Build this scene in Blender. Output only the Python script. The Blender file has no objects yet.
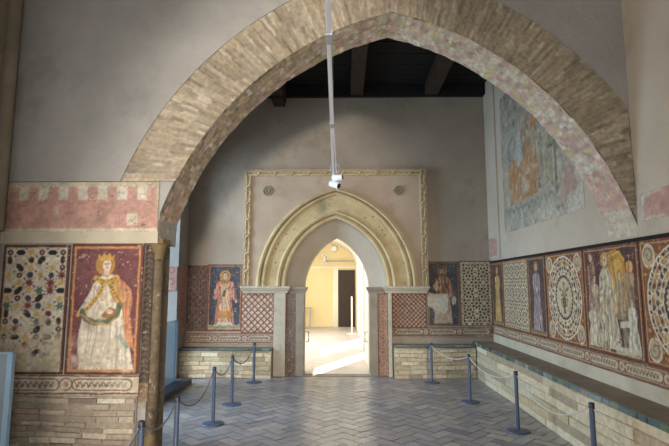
import bpy, bmesh, math, random
import numpy as np
from mathutils import Vector, Matrix

random.seed(7)
RNG = np.random.default_rng(11)
sc = bpy.context.scene
COL = sc.collection
PI = math.pi

# ------------------------------------------------------------------ colour
def lin(c):
    return tuple((x / 12.92 if x <= 0.04045 else ((x + 0.055) / 1.055) ** 2.4) for x in c)
def rgb(r, g, b):
    return (r / 255., g / 255., b / 255.)
def L4(r, g, b):
    return lin(rgb(r, g, b)) + (1.0,)

# ------------------------------------------------------------------ materials
MATS = {}
def new_mat(name):
    m = bpy.data.materials.new(name); m.use_nodes = True
    nt = m.node_tree
    return m, nt, nt.nodes['Principled BSDF']

def plaster(name, a, b, scale=1.2, rough=0.9, bump=0.25, fine=22.0, spots=None, spotsz=3.0, stretch=None):
    """mottled surface: two colours mixed by layered noise, fine grain bump"""
    m, nt, bs = new_mat(name)
    N, K = nt.nodes, nt.links
    tc = N.new('ShaderNodeNewGeometry')
    src = tc.outputs['Position']
    if stretch:
        mp = N.new('ShaderNodeMapping'); mp.inputs['Scale'].default_value = stretch
        K.new(src, mp.inputs['Vector']); src = mp.outputs['Vector']
    n1 = N.new('ShaderNodeTexNoise'); n1.inputs['Scale'].default_value = scale
    n1.inputs['Detail'].default_value = 8; n1.inputs['Roughness'].default_value = 0.62
    K.new(src, n1.inputs['Vector'])
    r1 = N.new('ShaderNodeValToRGB')
    r1.color_ramp.elements[0].position = 0.33; r1.color_ramp.elements[0].color = L4(*a)
    r1.color_ramp.elements[1].position = 0.68; r1.color_ramp.elements[1].color = L4(*b)
    K.new(n1.outputs['Fac'], r1.inputs['Fac'])
    out = r1.outputs['Color']
    if spots:
        n2 = N.new('ShaderNodeTexNoise'); n2.inputs['Scale'].default_value = spotsz
        n2.inputs['Detail'].default_value = 10; n2.inputs['Roughness'].default_value = 0.7
        K.new(src, n2.inputs['Vector'])
        r2 = N.new('ShaderNodeValToRGB')
        r2.color_ramp.elements[0].position = 0.56; r2.color_ramp.elements[1].position = 0.70
        r2.color_ramp.elements[1].color = (.75, .75, .75, 1)
        K.new(n2.outputs['Fac'], r2.inputs['Fac'])
        mx = N.new('ShaderNodeMix'); mx.data_type = 'RGBA'
        K.new(r2.outputs['Color'], mx.inputs['Factor'])
        K.new(out, mx.inputs['A']); mx.inputs['B'].default_value = L4(*spots)
        out = mx.outputs['Result']
    K.new(out, bs.inputs['Base Color'])
    bs.inputs['Roughness'].default_value = rough
    if bump:
        n3 = N.new('ShaderNodeTexNoise'); n3.inputs['Scale'].default_value = fine
        n3.inputs['Detail'].default_value = 6
        K.new(src, n3.inputs['Vector'])
        bp = N.new('ShaderNodeBump'); bp.inputs['Strength'].default_value = bump
        bp.inputs['Distance'].default_value = 0.02
        K.new(n3.outputs['Fac'], bp.inputs['Height']); K.new(bp.outputs['Normal'], bs.inputs['Normal'])
    MATS[name] = m
    return m

def painted(name, rough=0.85, bump=0.15, fine=40., var=0.25, spec=0.5):
    """surface whose pigment is stored per vertex, with a little procedural grain"""
    m, nt, bs = new_mat(name)
    N, K = nt.nodes, nt.links
    at = N.new('ShaderNodeAttribute'); at.attribute_name = 'Col'
    g = N.new('ShaderNodeNewGeometry')
    n = N.new('ShaderNodeTexNoise'); n.inputs['Scale'].default_value = fine; n.inputs['Detail'].default_value = 6
    K.new(g.outputs['Position'], n.inputs['Vector'])
    mr = N.new('ShaderNodeMapRange'); mr.inputs['To Min'].default_value = 1 - var; mr.inputs['To Max'].default_value = 1 + var
    K.new(n.outputs['Fac'], mr.inputs['Value'])
    mx = N.new('ShaderNodeMix'); mx.data_type = 'RGBA'; mx.blend_type = 'MULTIPLY'
    mx.inputs['Factor'].default_value = 1.0
    K.new(at.outputs['Color'], mx.inputs['A']); K.new(mr.outputs['Result'], mx.inputs['B'])
    K.new(mx.outputs['Result'], bs.inputs['Base Color'])
    bs.inputs['Roughness'].default_value = rough
    bs.inputs['Specular IOR Level'].default_value = spec
    bp = N.new('ShaderNodeBump'); bp.inputs['Strength'].default_value = bump; bp.inputs['Distance'].default_value = 0.01
    K.new(n.outputs['Fac'], bp.inputs['Height']); K.new(bp.outputs['Normal'], bs.inputs['Normal'])
    MATS[name] = m
    return m

def simple(name, c, rough=0.5, metal=0.0, noise=0.08):
    m, nt, bs = new_mat(name)
    N, K = nt.nodes, nt.links
    g = N.new('ShaderNodeNewGeometry')
    n = N.new('ShaderNodeTexNoise'); n.inputs['Scale'].default_value = 30
    K.new(g.outputs['Position'], n.inputs['Vector'])
    r = N.new('ShaderNodeValToRGB')
    r.color_ramp.elements[0].color = tuple(max(0, x * (1 - noise)) for x in L4(*c)[:3]) + (1,)
    r.color_ramp.elements[1].color = tuple(min(1, x * (1 + noise)) for x in L4(*c)[:3]) + (1,)
    K.new(n.outputs['Fac'], r.inputs['Fac']); K.new(r.outputs['Color'], bs.inputs['Base Color'])
    bs.inputs['Roughness'].default_value = rough; bs.inputs['Metallic'].default_value = metal
    MATS[name] = m
    return m

M = MATS
plaster('plaster_back', (150, 136, 119), (170, 156, 138), 0.9, 0.92, 0.18, spots=(134, 120, 103), spotsz=1.6)
plaster('plaster_front', (150, 146, 139), (172, 167, 159), 1.0, 0.92, 0.45, 30, spots=(134, 130, 124), spotsz=1.3)
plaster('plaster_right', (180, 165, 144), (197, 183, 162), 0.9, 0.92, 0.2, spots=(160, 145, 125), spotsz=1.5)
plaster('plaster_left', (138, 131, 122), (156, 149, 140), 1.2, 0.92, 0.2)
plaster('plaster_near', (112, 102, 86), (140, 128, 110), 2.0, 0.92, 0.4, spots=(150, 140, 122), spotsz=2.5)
plaster('plaster_pink', (162, 140, 118), (180, 159, 136), 1.4, 0.9, 0.2, spots=(142, 121, 100), spotsz=2.0)
plaster('plaster_cream', (178, 166, 142), (198, 187, 163), 2.4, 0.9, 0.35, spots=(160, 145, 118), spotsz=4)
plaster('stone_ochre', (172, 151, 110), (200, 180, 138), 3.5, 0.88, 0.6, 30, spots=(130, 112, 80), spotsz=7)
plaster('stone_pale', (168, 157, 136), (190, 180, 158), 4.0, 0.88, 0.3, 30, spots=(146, 132, 110), spotsz=6)
plaster('stone_grey', (128, 117, 100), (152, 140, 120), 4.0, 0.85, 0.3, 30)
plaster('capital_stone', (112, 92, 62), (140, 118, 84), 8.0, 0.9, 0.5, 30)
plaster('mortar', (150, 132, 104), (176, 158, 128), 6.0, 0.95, 0.5)
plaster('bench_top', (118, 103, 86), (142, 126, 107), 2.5, 0.8, 0.25, 16, spots=(102, 88, 72), spotsz=3)
plaster('tympanum', (164, 151, 132), (180, 167, 148), 1.2, 0.92, 0.15)
plaster('yellow_wall', (226, 210, 162), (232, 217, 172), 0.8, 0.9, 0.08)
plaster('white_wall', (226, 220, 202), (238, 233, 218), 1.0, 0.9, 0.08)
plaster('corridor_floor', (182, 176, 174), (202, 197, 195), 2.0, 0.45, 0.15)
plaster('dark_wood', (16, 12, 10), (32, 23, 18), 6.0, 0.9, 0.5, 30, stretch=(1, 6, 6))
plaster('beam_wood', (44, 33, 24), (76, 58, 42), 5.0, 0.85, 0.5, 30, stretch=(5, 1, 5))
plaster('door_wood', (48, 36, 30), (66, 50, 42), 5.0, 0.6, 0.3, 30, stretch=(6, 6, 1))
plaster('floor_mortar', (124, 119, 117), (138, 132, 129), 6, 0.6, 0.4)
painted('fresco', 0.85, 0.12, 45, 0.18)
painted('masonry', 0.92, 0.9, 24, 0.45)
painted('floor_brick', 0.30, 0.25, 10, 0.30)
painted('glazed_tile', 0.25, 0.2, 30, 0.3)
simple('steel_blue', (84, 96, 116), 0.42, 0.3)
simple('dark_steel', (58, 64, 76), 0.45, 0.5)
simple('cord_grey', (110, 112, 120), 0.8)
simple('cord_white', (206, 200, 186), 0.85)
simple('white_metal', (238, 238, 242), 0.4, 0.0, 0.02)
simple('grey_plastic', (176, 176, 182), 0.5)
simple('black_glass', (34, 32, 34), 0.15)
simple('iron', (46, 42, 40), 0.6, 0.6)
simple('dark_slab', (70, 68, 70), 0.6)
simple('blue_edge', (150, 182, 204), 0.15)

def pitted(name, base):
    m = MATS[base].copy(); m.name = name; nt = m.node_tree; N, K = nt.nodes, nt.links; bs = N['Principled BSDF']
    g = N.new('ShaderNodeNewGeometry'); v = N.new('ShaderNodeTexVoronoi'); v.inputs['Scale'].default_value = 9
    K.new(g.outputs['Position'], v.inputs['Vector'])
    r = N.new('ShaderNodeValToRGB'); r.color_ramp.elements[0].position = .10; r.color_ramp.elements[0].color = (.25, .25, .25, 1); r.color_ramp.elements[1].position = .17; r.color_ramp.elements[1].color = (1, 1, 1, 1)
    K.new(v.outputs['Distance'], r.inputs['Fac'])
    mx = N.new('ShaderNodeMix'); mx.data_type = 'RGBA'; mx.blend_type = 'MULTIPLY'; mx.inputs['Factor'].default_value = 1
    src = bs.inputs['Base Color'].links[0].from_socket; K.new(src, mx.inputs['A']); K.new(r.outputs['Color'], mx.inputs['B']); K.new(mx.outputs['Result'], bs.inputs['Base Color'])
    MATS[name] = m
pitted('stone_pitted', 'stone_ochre')
def glass(name, c):
    m, nt, bs = new_mat(name)
    N, K = nt.nodes, nt.links
    t = N.new('ShaderNodeBsdfTransparent'); t.inputs['Color'].default_value = c + (1,)
    gl = N.new('ShaderNodeBsdfGlossy'); gl.inputs['Roughness'].default_value = 0.08
    gl.inputs['Color'].default_value = (.85, .93, 1, 1)
    df = N.new('ShaderNodeBsdfDiffuse'); df.inputs['Color'].default_value = L4(196, 204, 208)
    mx = N.new('ShaderNodeMixShader'); mx.inputs['Fac'].default_value = 0.12
    m2 = N.new('ShaderNodeMixShader'); m2.inputs['Fac'].default_value = 0.42
    K.new(t.outputs[0], mx.inputs[1]); K.new(gl.outputs[0], mx.inputs[2])
    K.new(mx.outputs[0], m2.inputs[1]); K.new(df.outputs[0], m2.inputs[2])
    K.new(m2.outputs[0], N['Material Output'].inputs['Surface'])
    MATS[name] = m
glass('glass', (.72, .86, .95))

# ------------------------------------------------------------------ mesh builder
class MB:
    def __init__(s):
        s.v = []; s.f = []; s.c = []; s.sm = []
    def face(s, pts, col=None, smooth=False):
        i = len(s.v); s.v += [tuple(p) for p in pts]
        s.c += [col or (1, 1, 1)] * len(pts)
        s.f.append(tuple(range(i, i + len(pts)))); s.sm.append(smooth)
    def box(s, x0, x1, y0, y1, z0, z1, col=None):
        P = [(x0, y0, z0), (x1, y0, z0), (x1, y1, z0), (x0, y1, z0), (x0, y0, z1), (x1, y0, z1), (x1, y1, z1), (x0, y1, z1)]
        s.hexa(P, col)
    def hexa(s, P, col=None):
        i = len(s.v); s.v += [tuple(p) for p in P]; s.c += [col or (1, 1, 1)] * 8
        for q in ((0, 3, 2, 1), (4, 5, 6, 7), (0, 1, 5, 4), (1, 2, 6, 5), (2, 3, 7, 6), (3, 0, 4, 7)):
            s.f.append(tuple(i + k for k in q)); s.sm.append(False)
    def grid(s, rows, col=None, smooth=True, closed=False):
        i = len(s.v); n = len(rows[0])
        for r in rows:
            s.v += [tuple(p) for p in r]; s.c += [col or (1, 1, 1)] * n
        for a in range(len(rows) - 1):
            for b in range(n if closed else n - 1):
                b2 = (b + 1) % n
                s.f.append((i + a * n + b, i + a * n + b2, i + (a + 1) * n + b2, i + (a + 1) * n + b)); s.sm.append(smooth)
    def tube(s, pts, r, n=8, col=None, caps=True):
        pts = [Vector(p) for p in pts]; rows = []
        up = Vector((0, 0, 1))
        t0 = (pts[1] - pts[0]).normalized()
        if abs(t0.dot(up)) > .95: up = Vector((0, 1, 0))
        for k, p in enumerate(pts):
            t = (pts[min(k + 1, len(pts) - 1)] - pts[max(k - 1, 0)]).normalized()
            a = t.cross(up)
            if a.length < 1e-4: a = t.cross(Vector((1, 0, 0)))
            a.normalize(); b = a.cross(t)
            rr = r[k] if isinstance(r, (list, tuple)) else r
            rows.append([p + a * math.cos(2 * PI * j / n) * rr + b * math.sin(2 * PI * j / n) * rr for j in range(n)])
        s.grid(rows, col, True, True)
        if caps:
            s.face(rows[0][::-1], col); s.face(rows[-1], col)
    def lathe(s, prof, c=(0, 0, 0), n=24, col=None):
        rows = [[(c[0] + r * math.cos(2 * PI * j / n), c[1] + r * math.sin(2 * PI * j / n), c[2] + z) for j in range(n)] for r, z in prof]
        s.grid(rows, col, True, True)
        s.face(rows[0][::-1], col); s.face(rows[-1], col)
    def build(s, name, mat, parent=None, bevel=0.0, colors=False):
        me = bpy.data.meshes.new(name); me.from_pydata(s.v, [], s.f); 
        me.polygons.foreach_set('use_smooth', s.sm)
        if colors:
            a = me.color_attributes.new('Col', 'FLOAT_COLOR', 'POINT')
            arr = np.ones((len(s.v), 4), np.float32)
            cc = np.array(s.c, np.float32); arr[:, :3] = np.where(cc <= 0.04045, cc / 12.92, ((cc + .055) / 1.055) ** 2.4)
            a.data.foreach_set('color', arr.ravel())
        me.materials.append(M[mat]); me.update()
        o = bpy.data.objects.new(name, me); COL.objects.link(o)
        if parent:
            o.parent = parent
            pm = parent
            off = Vector((0, 0, 0))
            while pm: off += pm.location; pm = pm.parent
            if off.length > 0:
                me.transform(Matrix.Translation(-off))
        if bevel:
            b = o.modifiers.new('bevel', 'BEVEL'); b.width = bevel; b.segments = 2; b.limit_method = 'ANGLE'
        return o

def tag(o, label=None, cat=None, group=None, kind=None):
    if label: o['label'] = label
    if cat: o['category'] = cat
    if group: o['group'] = group
    if kind: o['kind'] = kind
    return o
def thing(name, label, cat, loc=(0, 0, 0), group=None):
    o = bpy.data.objects.new(name, None); COL.objects.link(o); o.location = loc
    o.empty_display_size = .1
    return tag(o, label, cat, group)
def struct(o, label=None, cat=None):
    return tag(o, label, cat, kind='structure')

# ------------------------------------------------------------------ pigment canvas
def vnoise(shape, cell, rng):
    h, w = shape
    gh, gw = int(h / cell) + 3, int(w / cell) + 3
    g = rng.random((gh, gw))
    yy = np.arange(h) / cell; xx = np.arange(w) / cell
    y0 = yy.astype(int); x0 = xx.astype(int)
    fy = (yy - y0)[:, None]; fx = (xx - x0)[None, :]
    fy = fy * fy * (3 - 2 * fy); fx = fx * fx * (3 - 2 * fx)
    a = g[y0][:, x0]; b = g[y0][:, x0 + 1]; c = g[y0 + 1][:, x0]; d = g[y0 + 1][:, x0 + 1]
    return (a * (1 - fx) + b * fx) * (1 - fy) + (c * (1 - fx) + d * fx) * fy
def fbm(shape, cell, rng, oct=4):
    s = 0; amp = 1; tot = 0
    for k in range(oct):
        s = s + amp * vnoise(shape, max(1.01, cell / 2 ** k), rng); tot += amp; amp *= .55
    return s / tot

class Cv:
    """a rectangle of pigment w x h metres; u to the right, v up"""
    def __init__(s, w, h, res, bg, seed=1):
        s.w, s.h = w, h
        s.nx = max(2, int(round(w / res))) + 1; s.ny = max(2, int(round(h / res))) + 1
        s.res = w / (s.nx - 1)
        s.U = np.linspace(0, w, s.nx); s.V = np.linspace(0, h, s.ny)
        s.a = np.empty((s.ny, s.nx, 3)); s.a[:] = rgb(*bg)
        s.rng = np.random.default_rng(seed); s.rec = False; s.m = np.zeros((s.ny, s.nx))
    def _box(s, x0, x1, y0, y1):
        i0 = max(0, int(np.searchsorted(s.U, x0 - s.res * 2))); i1 = min(s.nx, int(np.searchsorted(s.U, x1 + s.res * 2)) + 1)
        j0 = max(0, int(np.searchsorted(s.V, y0 - s.res * 2))); j1 = min(s.ny, int(np.searchsorted(s.V, y1 + s.res * 2)) + 1)
        if i1 <= i0 or j1 <= j0: return None
        X, Y = np.meshgrid(s.U[i0:i1], s.V[j0:j1])
        return (slice(j0, j1), slice(i0, i1)), X, Y
    def _put(s, sl, sd, col, al):
        cov = np.clip(.5 - sd / s.res, 0, 1)[..., None] * al
        s.a[sl] = s.a[sl] * (1 - cov) + np.array(rgb(*col)) * cov
        if s.rec: s.m[sl] = np.maximum(s.m[sl], cov[..., 0])
    def poly(s, P, col, al=1.0):
        P = np.array(P, float)
        B = s._box(P[:, 0].min(), P[:, 0].max(), P[:, 1].min(), P[:, 1].max())
        if B is None: return
        sl, X, Y = B
        d = np.full(X.shape, 1e9); ins = np.zeros(X.shape, bool)
        n = len(P)
        for k in range(n):
            ax, ay = P[k]; bx, by = P[(k + 1) % n]
            ex, ey = bx - ax, by - ay
            t = np.clip(((X - ax) * ex + (Y - ay) * ey) / (ex * ex + ey * ey + 1e-12), 0, 1)
            d = np.minimum(d, np.hypot(X - ax - t * ex, Y - ay - t * ey))
            if ay != by:
                c = ((ay > Y) != (by > Y)) & (X < (bx - ax) * (Y - ay) / (by - ay) + ax)
                ins ^= c
        s._put(sl, np.where(ins, -d, d), col, al)
    def line(s, P, w, col, al=1.0):
        P = np.array(P, float)
        B = s._box(P[:, 0].min() - w, P[:, 0].max() + w, P[:, 1].min() - w, P[:, 1].max() + w)
        if B is None: return
        sl, X, Y = B; d = np.full(X.shape, 1e9)
        for k in range(len(P) - 1):
            ax, ay = P[k]; bx, by = P[k + 1]; ex, ey = bx - ax, by - ay
            t = np.clip(((X - ax) * ex + (Y - ay) * ey) / (ex * ex + ey * ey + 1e-12), 0, 1)
            d = np.minimum(d, np.hypot(X - ax - t * ex, Y - ay - t * ey))
        s._put(sl, d - w / 2, col, al)
    def ell(s, cx, cy, rx, ry, col, al=1.0, rot=0):
        r = max(rx, ry)
        B = s._box(cx - r, cx + r, cy - r, cy + r)
        if B is None: return
        sl, X, Y = B; c, q = math.cos(rot), math.sin(rot)
        x = (X - cx) * c + (Y - cy) * q; y = -(X - cx) * q + (Y - cy) * c
        k = np.hypot(x / rx, y / ry)
        s._put(sl, (k - 1) * min(rx, ry), col, al)
    def ring(s, cx, cy, rx, ry, w, col, al=1.0):
        s.line([(cx + rx * math.cos(t), cy + ry * math.sin(t)) for t in np.linspace(0, 2 * PI, 41)], w, col, al)
    def rect(s, x0, x1, y0, y1, col, al=1.0):
        s.poly([(x0, y0), (x1, y0), (x1, y1), (x0, y1)], col, al)
    def frame(s, x0, x1, y0, y1, w, col, al=1.0):
        s.line([(x0, y0), (x1, y0), (x1, y1), (x0, y1), (x0, y0)], w, col, al)
    def star(s, cx, cy, r, n, col, q=.5, rot=0, al=1.0):
        s.poly([(cx + (r if k % 2 == 0 else r * q) * math.cos(rot + PI * k / n), cy + (r if k % 2 == 0 else r * q) * math.sin(rot + PI * k / n)) for k in range(2 * n)], col, al)
    def hexa(s, cx, cy, l, w, rot, col, al=1.0, k=.6):
        c, q = math.cos(rot), math.sin(rot)
        P = [(-l, 0), (-l * k, -w), (l * k, -w), (l, 0), (l * k, w), (-l * k, w)]
        s.poly([(cx + x * c - y * q, cy + x * q + y * c) for x, y in P], col, al)
    def mottle(s, amt=.1, cell=.05):
        n = fbm((s.ny, s.nx), cell / s.res, s.rng)[..., None]
        s.a *= 1 + (n - .5) * 2 * amt
    def wear(s, amt, col, cell=.12, lo=None, fade=.25):
        """flaked and rubbed away paint; lo(U,V) raises the wear"""
        n = fbm((s.ny, s.nx), cell / s.res, s.rng, 5)
        t = n + amt - .5
        if lo is not None:
            X, Y = np.meshgrid(s.U, s.V); t = t + lo(X, Y)
        k = np.clip((t - .17) / fade, 0, 1)[..., None]
        s.a = s.a * (1 - k) + np.array(rgb(*col)) * (1 + (fbm((s.ny, s.nx), .03 / s.res, s.rng)[..., None] - .5) * .25) * k
    def drape(s, amt=.2, w=.035):
        """drapery folds drawn inside everything recorded since rec was switched on"""
        X, Y = np.meshgrid(s.U, s.V)
        n1 = np.repeat(fbm((s.ny // 5 + 1, s.nx), .07 / s.res, s.rng, 3), 5, 0)[:s.ny]
        for q in range(4): n1 = .25 * (np.roll(n1, 1, 0) + np.roll(n1, -1, 0)) + .5 * n1
        n2 = fbm((s.ny, s.nx), .12 / s.res, s.rng, 3)
        ph = 2 * PI * (X / w + n1 * 2.6 + n2 * 1.2)
        f = np.sin(ph); f = f * (.5 + n2)
        s.a *= 1 + (f * amt * s.m)[..., None]
        line = np.clip((-.86 - np.sin(ph)) * 7, 0, 1) * s.m * amt * 1.6
        s.a *= 1 - line[..., None]
        s.rec = False; s.m[:] = 0
    def warp(s, amt=.0028, cell=.07):
        """hand drawn wobble"""
        dx = (fbm((s.ny, s.nx), cell / s.res, s.rng, 3) - .5) * 2 * amt * 2.2 / s.res; dy = (fbm((s.ny, s.nx), cell / s.res, s.rng, 3) - .5) * 2 * amt * 2.2 / s.res
        J, I = np.meshgrid(np.arange(s.ny), np.arange(s.nx), indexing='ij')
        x = np.clip(I + dx, 0, s.nx - 1.001); y = np.clip(J + dy, 0, s.ny - 1.001)
        i = x.astype(int); j = y.astype(int); fx = (x - i)[..., None]; fy = (y - j)[..., None]
        s.a = (s.a[j, i] * (1 - fx) + s.a[j, i + 1] * fx) * (1 - fy) + (s.a[j + 1, i] * (1 - fx) + s.a[j + 1, i + 1] * fx) * fy
    def age(s, veil=.16, fleck=.05, sat=.82):
        """grime veil, loss of saturation, flecks of bare plaster and fine cracks"""
        g = s.a.mean(-1, keepdims=True); s.a = g + (s.a - g) * sat
        n = fbm((s.ny, s.nx), .22 / s.res, s.rng, 5)[..., None]
        k = np.clip(veil + (n - .5) * .6, 0, .6); s.a = s.a * (1 - k) + np.array(rgb(142, 124, 102)) * k
        f = fbm((s.ny, s.nx), .022 / s.res, s.rng, 2)
        k = np.clip((f - (.80 - fleck)) * 8, 0, .75)[..., None]; s.a = s.a * (1 - k) + np.array(rgb(186, 170, 140)) * k
        d = fbm((s.ny, s.nx), .03 / s.res, s.rng, 3)[..., None]; s.a *= .88 + .24 * d
        m = fbm((s.ny, s.nx), .10 / s.res, s.rng, 3); s.a *= (1 - .35 * np.clip(1 - np.abs(m - .52) * 60, 0, 1) * (fbm((s.ny, s.nx), .3 / s.res, s.rng, 2) > .55))[..., None]
    def mesh(s, name, fn, parent=None, mat='fresco', thick=None):
        """fn(U, V) gives the 3-D points; thick: offset vector that gives the plaster coat its thickness"""
        X, Y = np.meshgrid(s.U, s.V)
        pts = np.stack(fn(X, Y), -1).reshape(-1, 3)
        nx, ny = s.nx, s.ny
        idx = np.arange(nx * ny).reshape(ny, nx)
        q = np.stack([idx[:-1, :-1], idx[:-1, 1:], idx[1:, 1:], idx[1:, :-1]], -1).reshape(-1, 4)
        c = np.clip(s.a.reshape(-1, 3), 0, 1)
        if thick is not None:
            rim = np.concatenate([idx[0, :], idx[1:, -1], idx[-1, -2::-1], idx[-2:0:-1, 0]])
            base = len(pts); back = pts[rim] + np.array(thick)
            pts = np.concatenate([pts, back]); c = np.concatenate([c, c[rim] * .8])
            k = len(rim); b = base + np.arange(k)
            q2 = np.stack([rim, np.roll(rim, -1), np.roll(b, -1), b], -1)[:, ::-1]
            q = np.concatenate([q, q2])
        me = bpy.data.meshes.new(name)
        me.vertices.add(len(pts)); me.vertices.foreach_set('co', pts.astype(np.float32).ravel())
        me.loops.add(q.size); me.loops.foreach_set('vertex_index', q.astype(np.int32).ravel())
        me.polygons.add(len(q)); me.polygons.foreach_set('loop_start', np.arange(0, q.size, 4, dtype=np.int32))
        me.update(calc_edges=True); me.validate()
        at = me.color_attributes.new('Col', 'FLOAT_COLOR', 'POINT')
        arr = np.ones((len(pts), 4), np.float32)
        arr[:, :3] = np.where(c <= .04045, c / 12.92, ((c + .055) / 1.055) ** 2.4)
        at.data.foreach_set('color', arr.ravel())
        me.materials.append(M[mat])
        o = bpy.data.objects.new(name, me); COL.objects.link(o)
        if parent:
            o.parent = parent; me.transform(Matrix.Translation(-parent.location))
        return o

def wallY(x0, z0, y):          # canvas on a wall that faces the viewer's side
    return lambda U, V: (x0 + U, np.full(U.shape, y), z0 + V)
def wallX(y0, z0, x):          # canvas on the right-hand wall, u runs towards the viewer
    return lambda U, V: (np.full(U.shape, x), y0 - U, z0 + V)

# ------------------------------------------------------------------ dimensions (metres)
YB, XL, XR, YF, YF2 = 9.0, -2.86, 2.70, 4.52, 5.0
XN = -3.20                       # near bay's left wall
YR = -1.2                        # wall behind the viewer
ZT = 5.9
PX = -1.72                       # free edge of the left pier
ACX, ACZ, AR, ARE = 1.19, 1.28, 3.05, 3.53    # left arc of the big arch: centre, intrados, extrados radius
AMX = 0.48                       # apex
ACX2 = 2 * AMX - ACX

def arc_left(r, z):              # x of the left arc at height z
    return ACX - math.sqrt(max(0, r * r - (z - ACZ) ** 2))

def big_arch(r, zl, zr, n=90):
    """polyline along the pointed arch from the left foot to the right one"""
    a0 = PI - math.asin((zl - ACZ) / r); a1 = math.acos((AMX - ACX) / r)
    b0 = math.acos((AMX - ACX2) / r); b1 = math.asin((zr - ACZ) / r)
    P = [(ACX + r * math.cos(a), ACZ + r * math.sin(a)) for a in np.linspace(a0, a1, n)]
    Q = [(ACX2 + r * math.cos(a), ACZ + r * math.sin(a)) for a in np.linspace(b0, b1, n)]
    return P + Q[1:]

def parch(cx, z0, s, h, n=40):
    R = (h * h + s * s) / (2 * s); c = cx - s + R
    a1 = math.acos((cx - c) / R)
    P = [(c + R * math.cos(a), z0 + R * math.sin(a)) for a in np.linspace(PI, a1, n)]
    Q = [(2 * cx - x, z) for x, z in P[::-1]]
    return P + Q[1:]

def holed_wall(mb, x0, x1, z1, y0, y1, hole, z0=0.0, col=None):
    """wall slab y0..y1 whose opening is bounded above by polyline hole (left to right), open to z0"""
    def q(a, b, c, d, flip=False):
        mb.face([a, b, c, d][::-1] if flip else [a, b, c, d], col)
    hx0, hx1 = hole[0][0], hole[-1][0]
    lo = min(p[1] for p in hole)
    for (a, b) in ((x0, hole[0][0]), (hole[-1][0], x1)):
        if b - a > 1e-4:
            for zz0, zz1 in ((z0, hole[0][1] if a == x0 else hole[-1][1]),):
                if zz1 - zz0 > 1e-4:
                    q((a, y0, zz0), (b, y0, zz0), (b, y0, zz1), (a, y0, zz1))
                    q((a, y1, zz0), (b, y1, zz0), (b, y1, zz1), (a, y1, zz1), True)
            zz = hole[0][1] if a == x0 else hole[-1][1]
            q((a, y0, zz), (b, y0, zz), (b, y0, z1), (a, y0, z1))
            q((a, y1, zz), (b, y1, zz), (b, y1, z1), (a, y1, z1), True)
    for (xa, za), (xb, zb) in zip(hole[:-1], hole[1:]):
        q((xa, y0, za), (xb, y0, zb), (xb, y0, z1), (xa, y0, z1))
        q((xa, y1, za), (xb, y1, zb), (xb, y1, z1), (xa, y1, z1), True)
        q((xa, y0, za), (xa, y1, za), (xb, y1, zb), (xb, y0, zb))
    if hole[0][1] > z0:
        q((hx0, y0, z0), (hx0, y1, z0), (hx0, y1, hole[0][1]), (hx0, y0, hole[0][1]))
    if hole[-1][1] > z0:
        q((hx1, y0, z0), (hx1, y0, hole[-1][1]), (hx1, y1, hole[-1][1]), (hx1, y1, z0))
    q((x0, y0, z1), (x1, y0, z1), (x1, y1, z1), (x0, y1, z1))

# ================================================================== THE SETTING
# floor of herringbone bricks
def build_floor():
    mb = MB(); mb.box(-4.2, XR + .3, YR - .3, YB + .05, -.12, -.004)
    base = mb.build('floor', 'floor_mortar'); struct(base, 'worn herringbone floor of reddish grey bricks', 'floor')
    b = MB(); Lb, W = .285, .1425; g = .005
    ca, sa = math.cos(PI / 4), math.sin(PI / 4)
    pal = [(150, 145, 145), (144, 140, 141), (154, 148, 144), (138, 135, 137), (150, 147, 148), (160, 151, 143), (134, 131, 133), (148, 140, 138)]
    for i in range(-60, 61):
        for j in range(-60, 61):
            # herringbone: diagonal stair of pairs
            for kind in (0, 1):
                u = (i + j * 2) * W + (0 if kind == 0 else W * 1) - (0)
                u0 = i * W + j * 2 * W * 1.0; v0 = i * W - j * 2 * W
                if kind == 0: rect = (u0, u0 + Lb, v0, v0 + W)
                else: rect = (u0 + Lb - W * 2 + Lb - W, u0 + Lb - W * 2 + Lb, v0 + W - 0, v0 + W + Lb)
                if kind == 1: rect = (u0 - 0, u0 + W, v0 + W, v0 + W + Lb)
                cu, cv = (rect[0] + rect[1]) / 2, (rect[2] + rect[3]) / 2
                X = cu * ca - cv * sa + .2; Y = cu * sa + cv * ca + 4.0
                if X < -3.4 or X > 2.9 or Y < 0.5 or Y > YB + .02: continue
                t1, t2, hz = random.gauss(0, .006), random.gauss(0, .006), random.uniform(-.0015, .0015)
                c = random.choice(pal); k = random.uniform(.92, 1.08)
                c = tuple(min(1, x / 255 * k) for x in c)
                P = []
                for (uu, vv) in ((rect[0] + g, rect[2] + g), (rect[1] - g, rect[2] + g), (rect[1] - g, rect[3] - g), (rect[0] + g, rect[3] - g)):
                    x = uu * ca - vv * sa + .2; y = uu * sa + vv * ca + 4.0
                    P.append((x, min(y, YB), hz + (uu - cu) * t1 + (vv - cv) * t2))
                b.face(P, c)
    o = b.build('bricks', 'floor_brick', base, colors=True)
build_floor()

# back wall with the doorway
DCX, DS, DZ, DH = -.115, .585, 1.51, .955
door_hole = parch(DCX, DZ, DS, DH, 30)
mb = MB(); holed_wall(mb, XL - .6, XR + .4, 5.16, YB, YB + .55, parch(-.12, 1.58, .915, 1.23, 40))
struct(mb.build('wall_back', 'plaster_back'), 'plain grey plaster back wall around the carved doorway', 'wall')

# right wall, running from the near bay to the back corner
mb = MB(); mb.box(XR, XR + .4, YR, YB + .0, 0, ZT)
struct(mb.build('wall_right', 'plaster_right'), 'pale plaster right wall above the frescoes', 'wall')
mb = MB(); mb.box(XR - .03, XR, 8.42, YB, 2.06, 5.16)
struct(mb.build('trim_1', 'plaster_right', bevel=.004), 'shallow pale plaster pilaster in the right back corner', 'trim')

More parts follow.
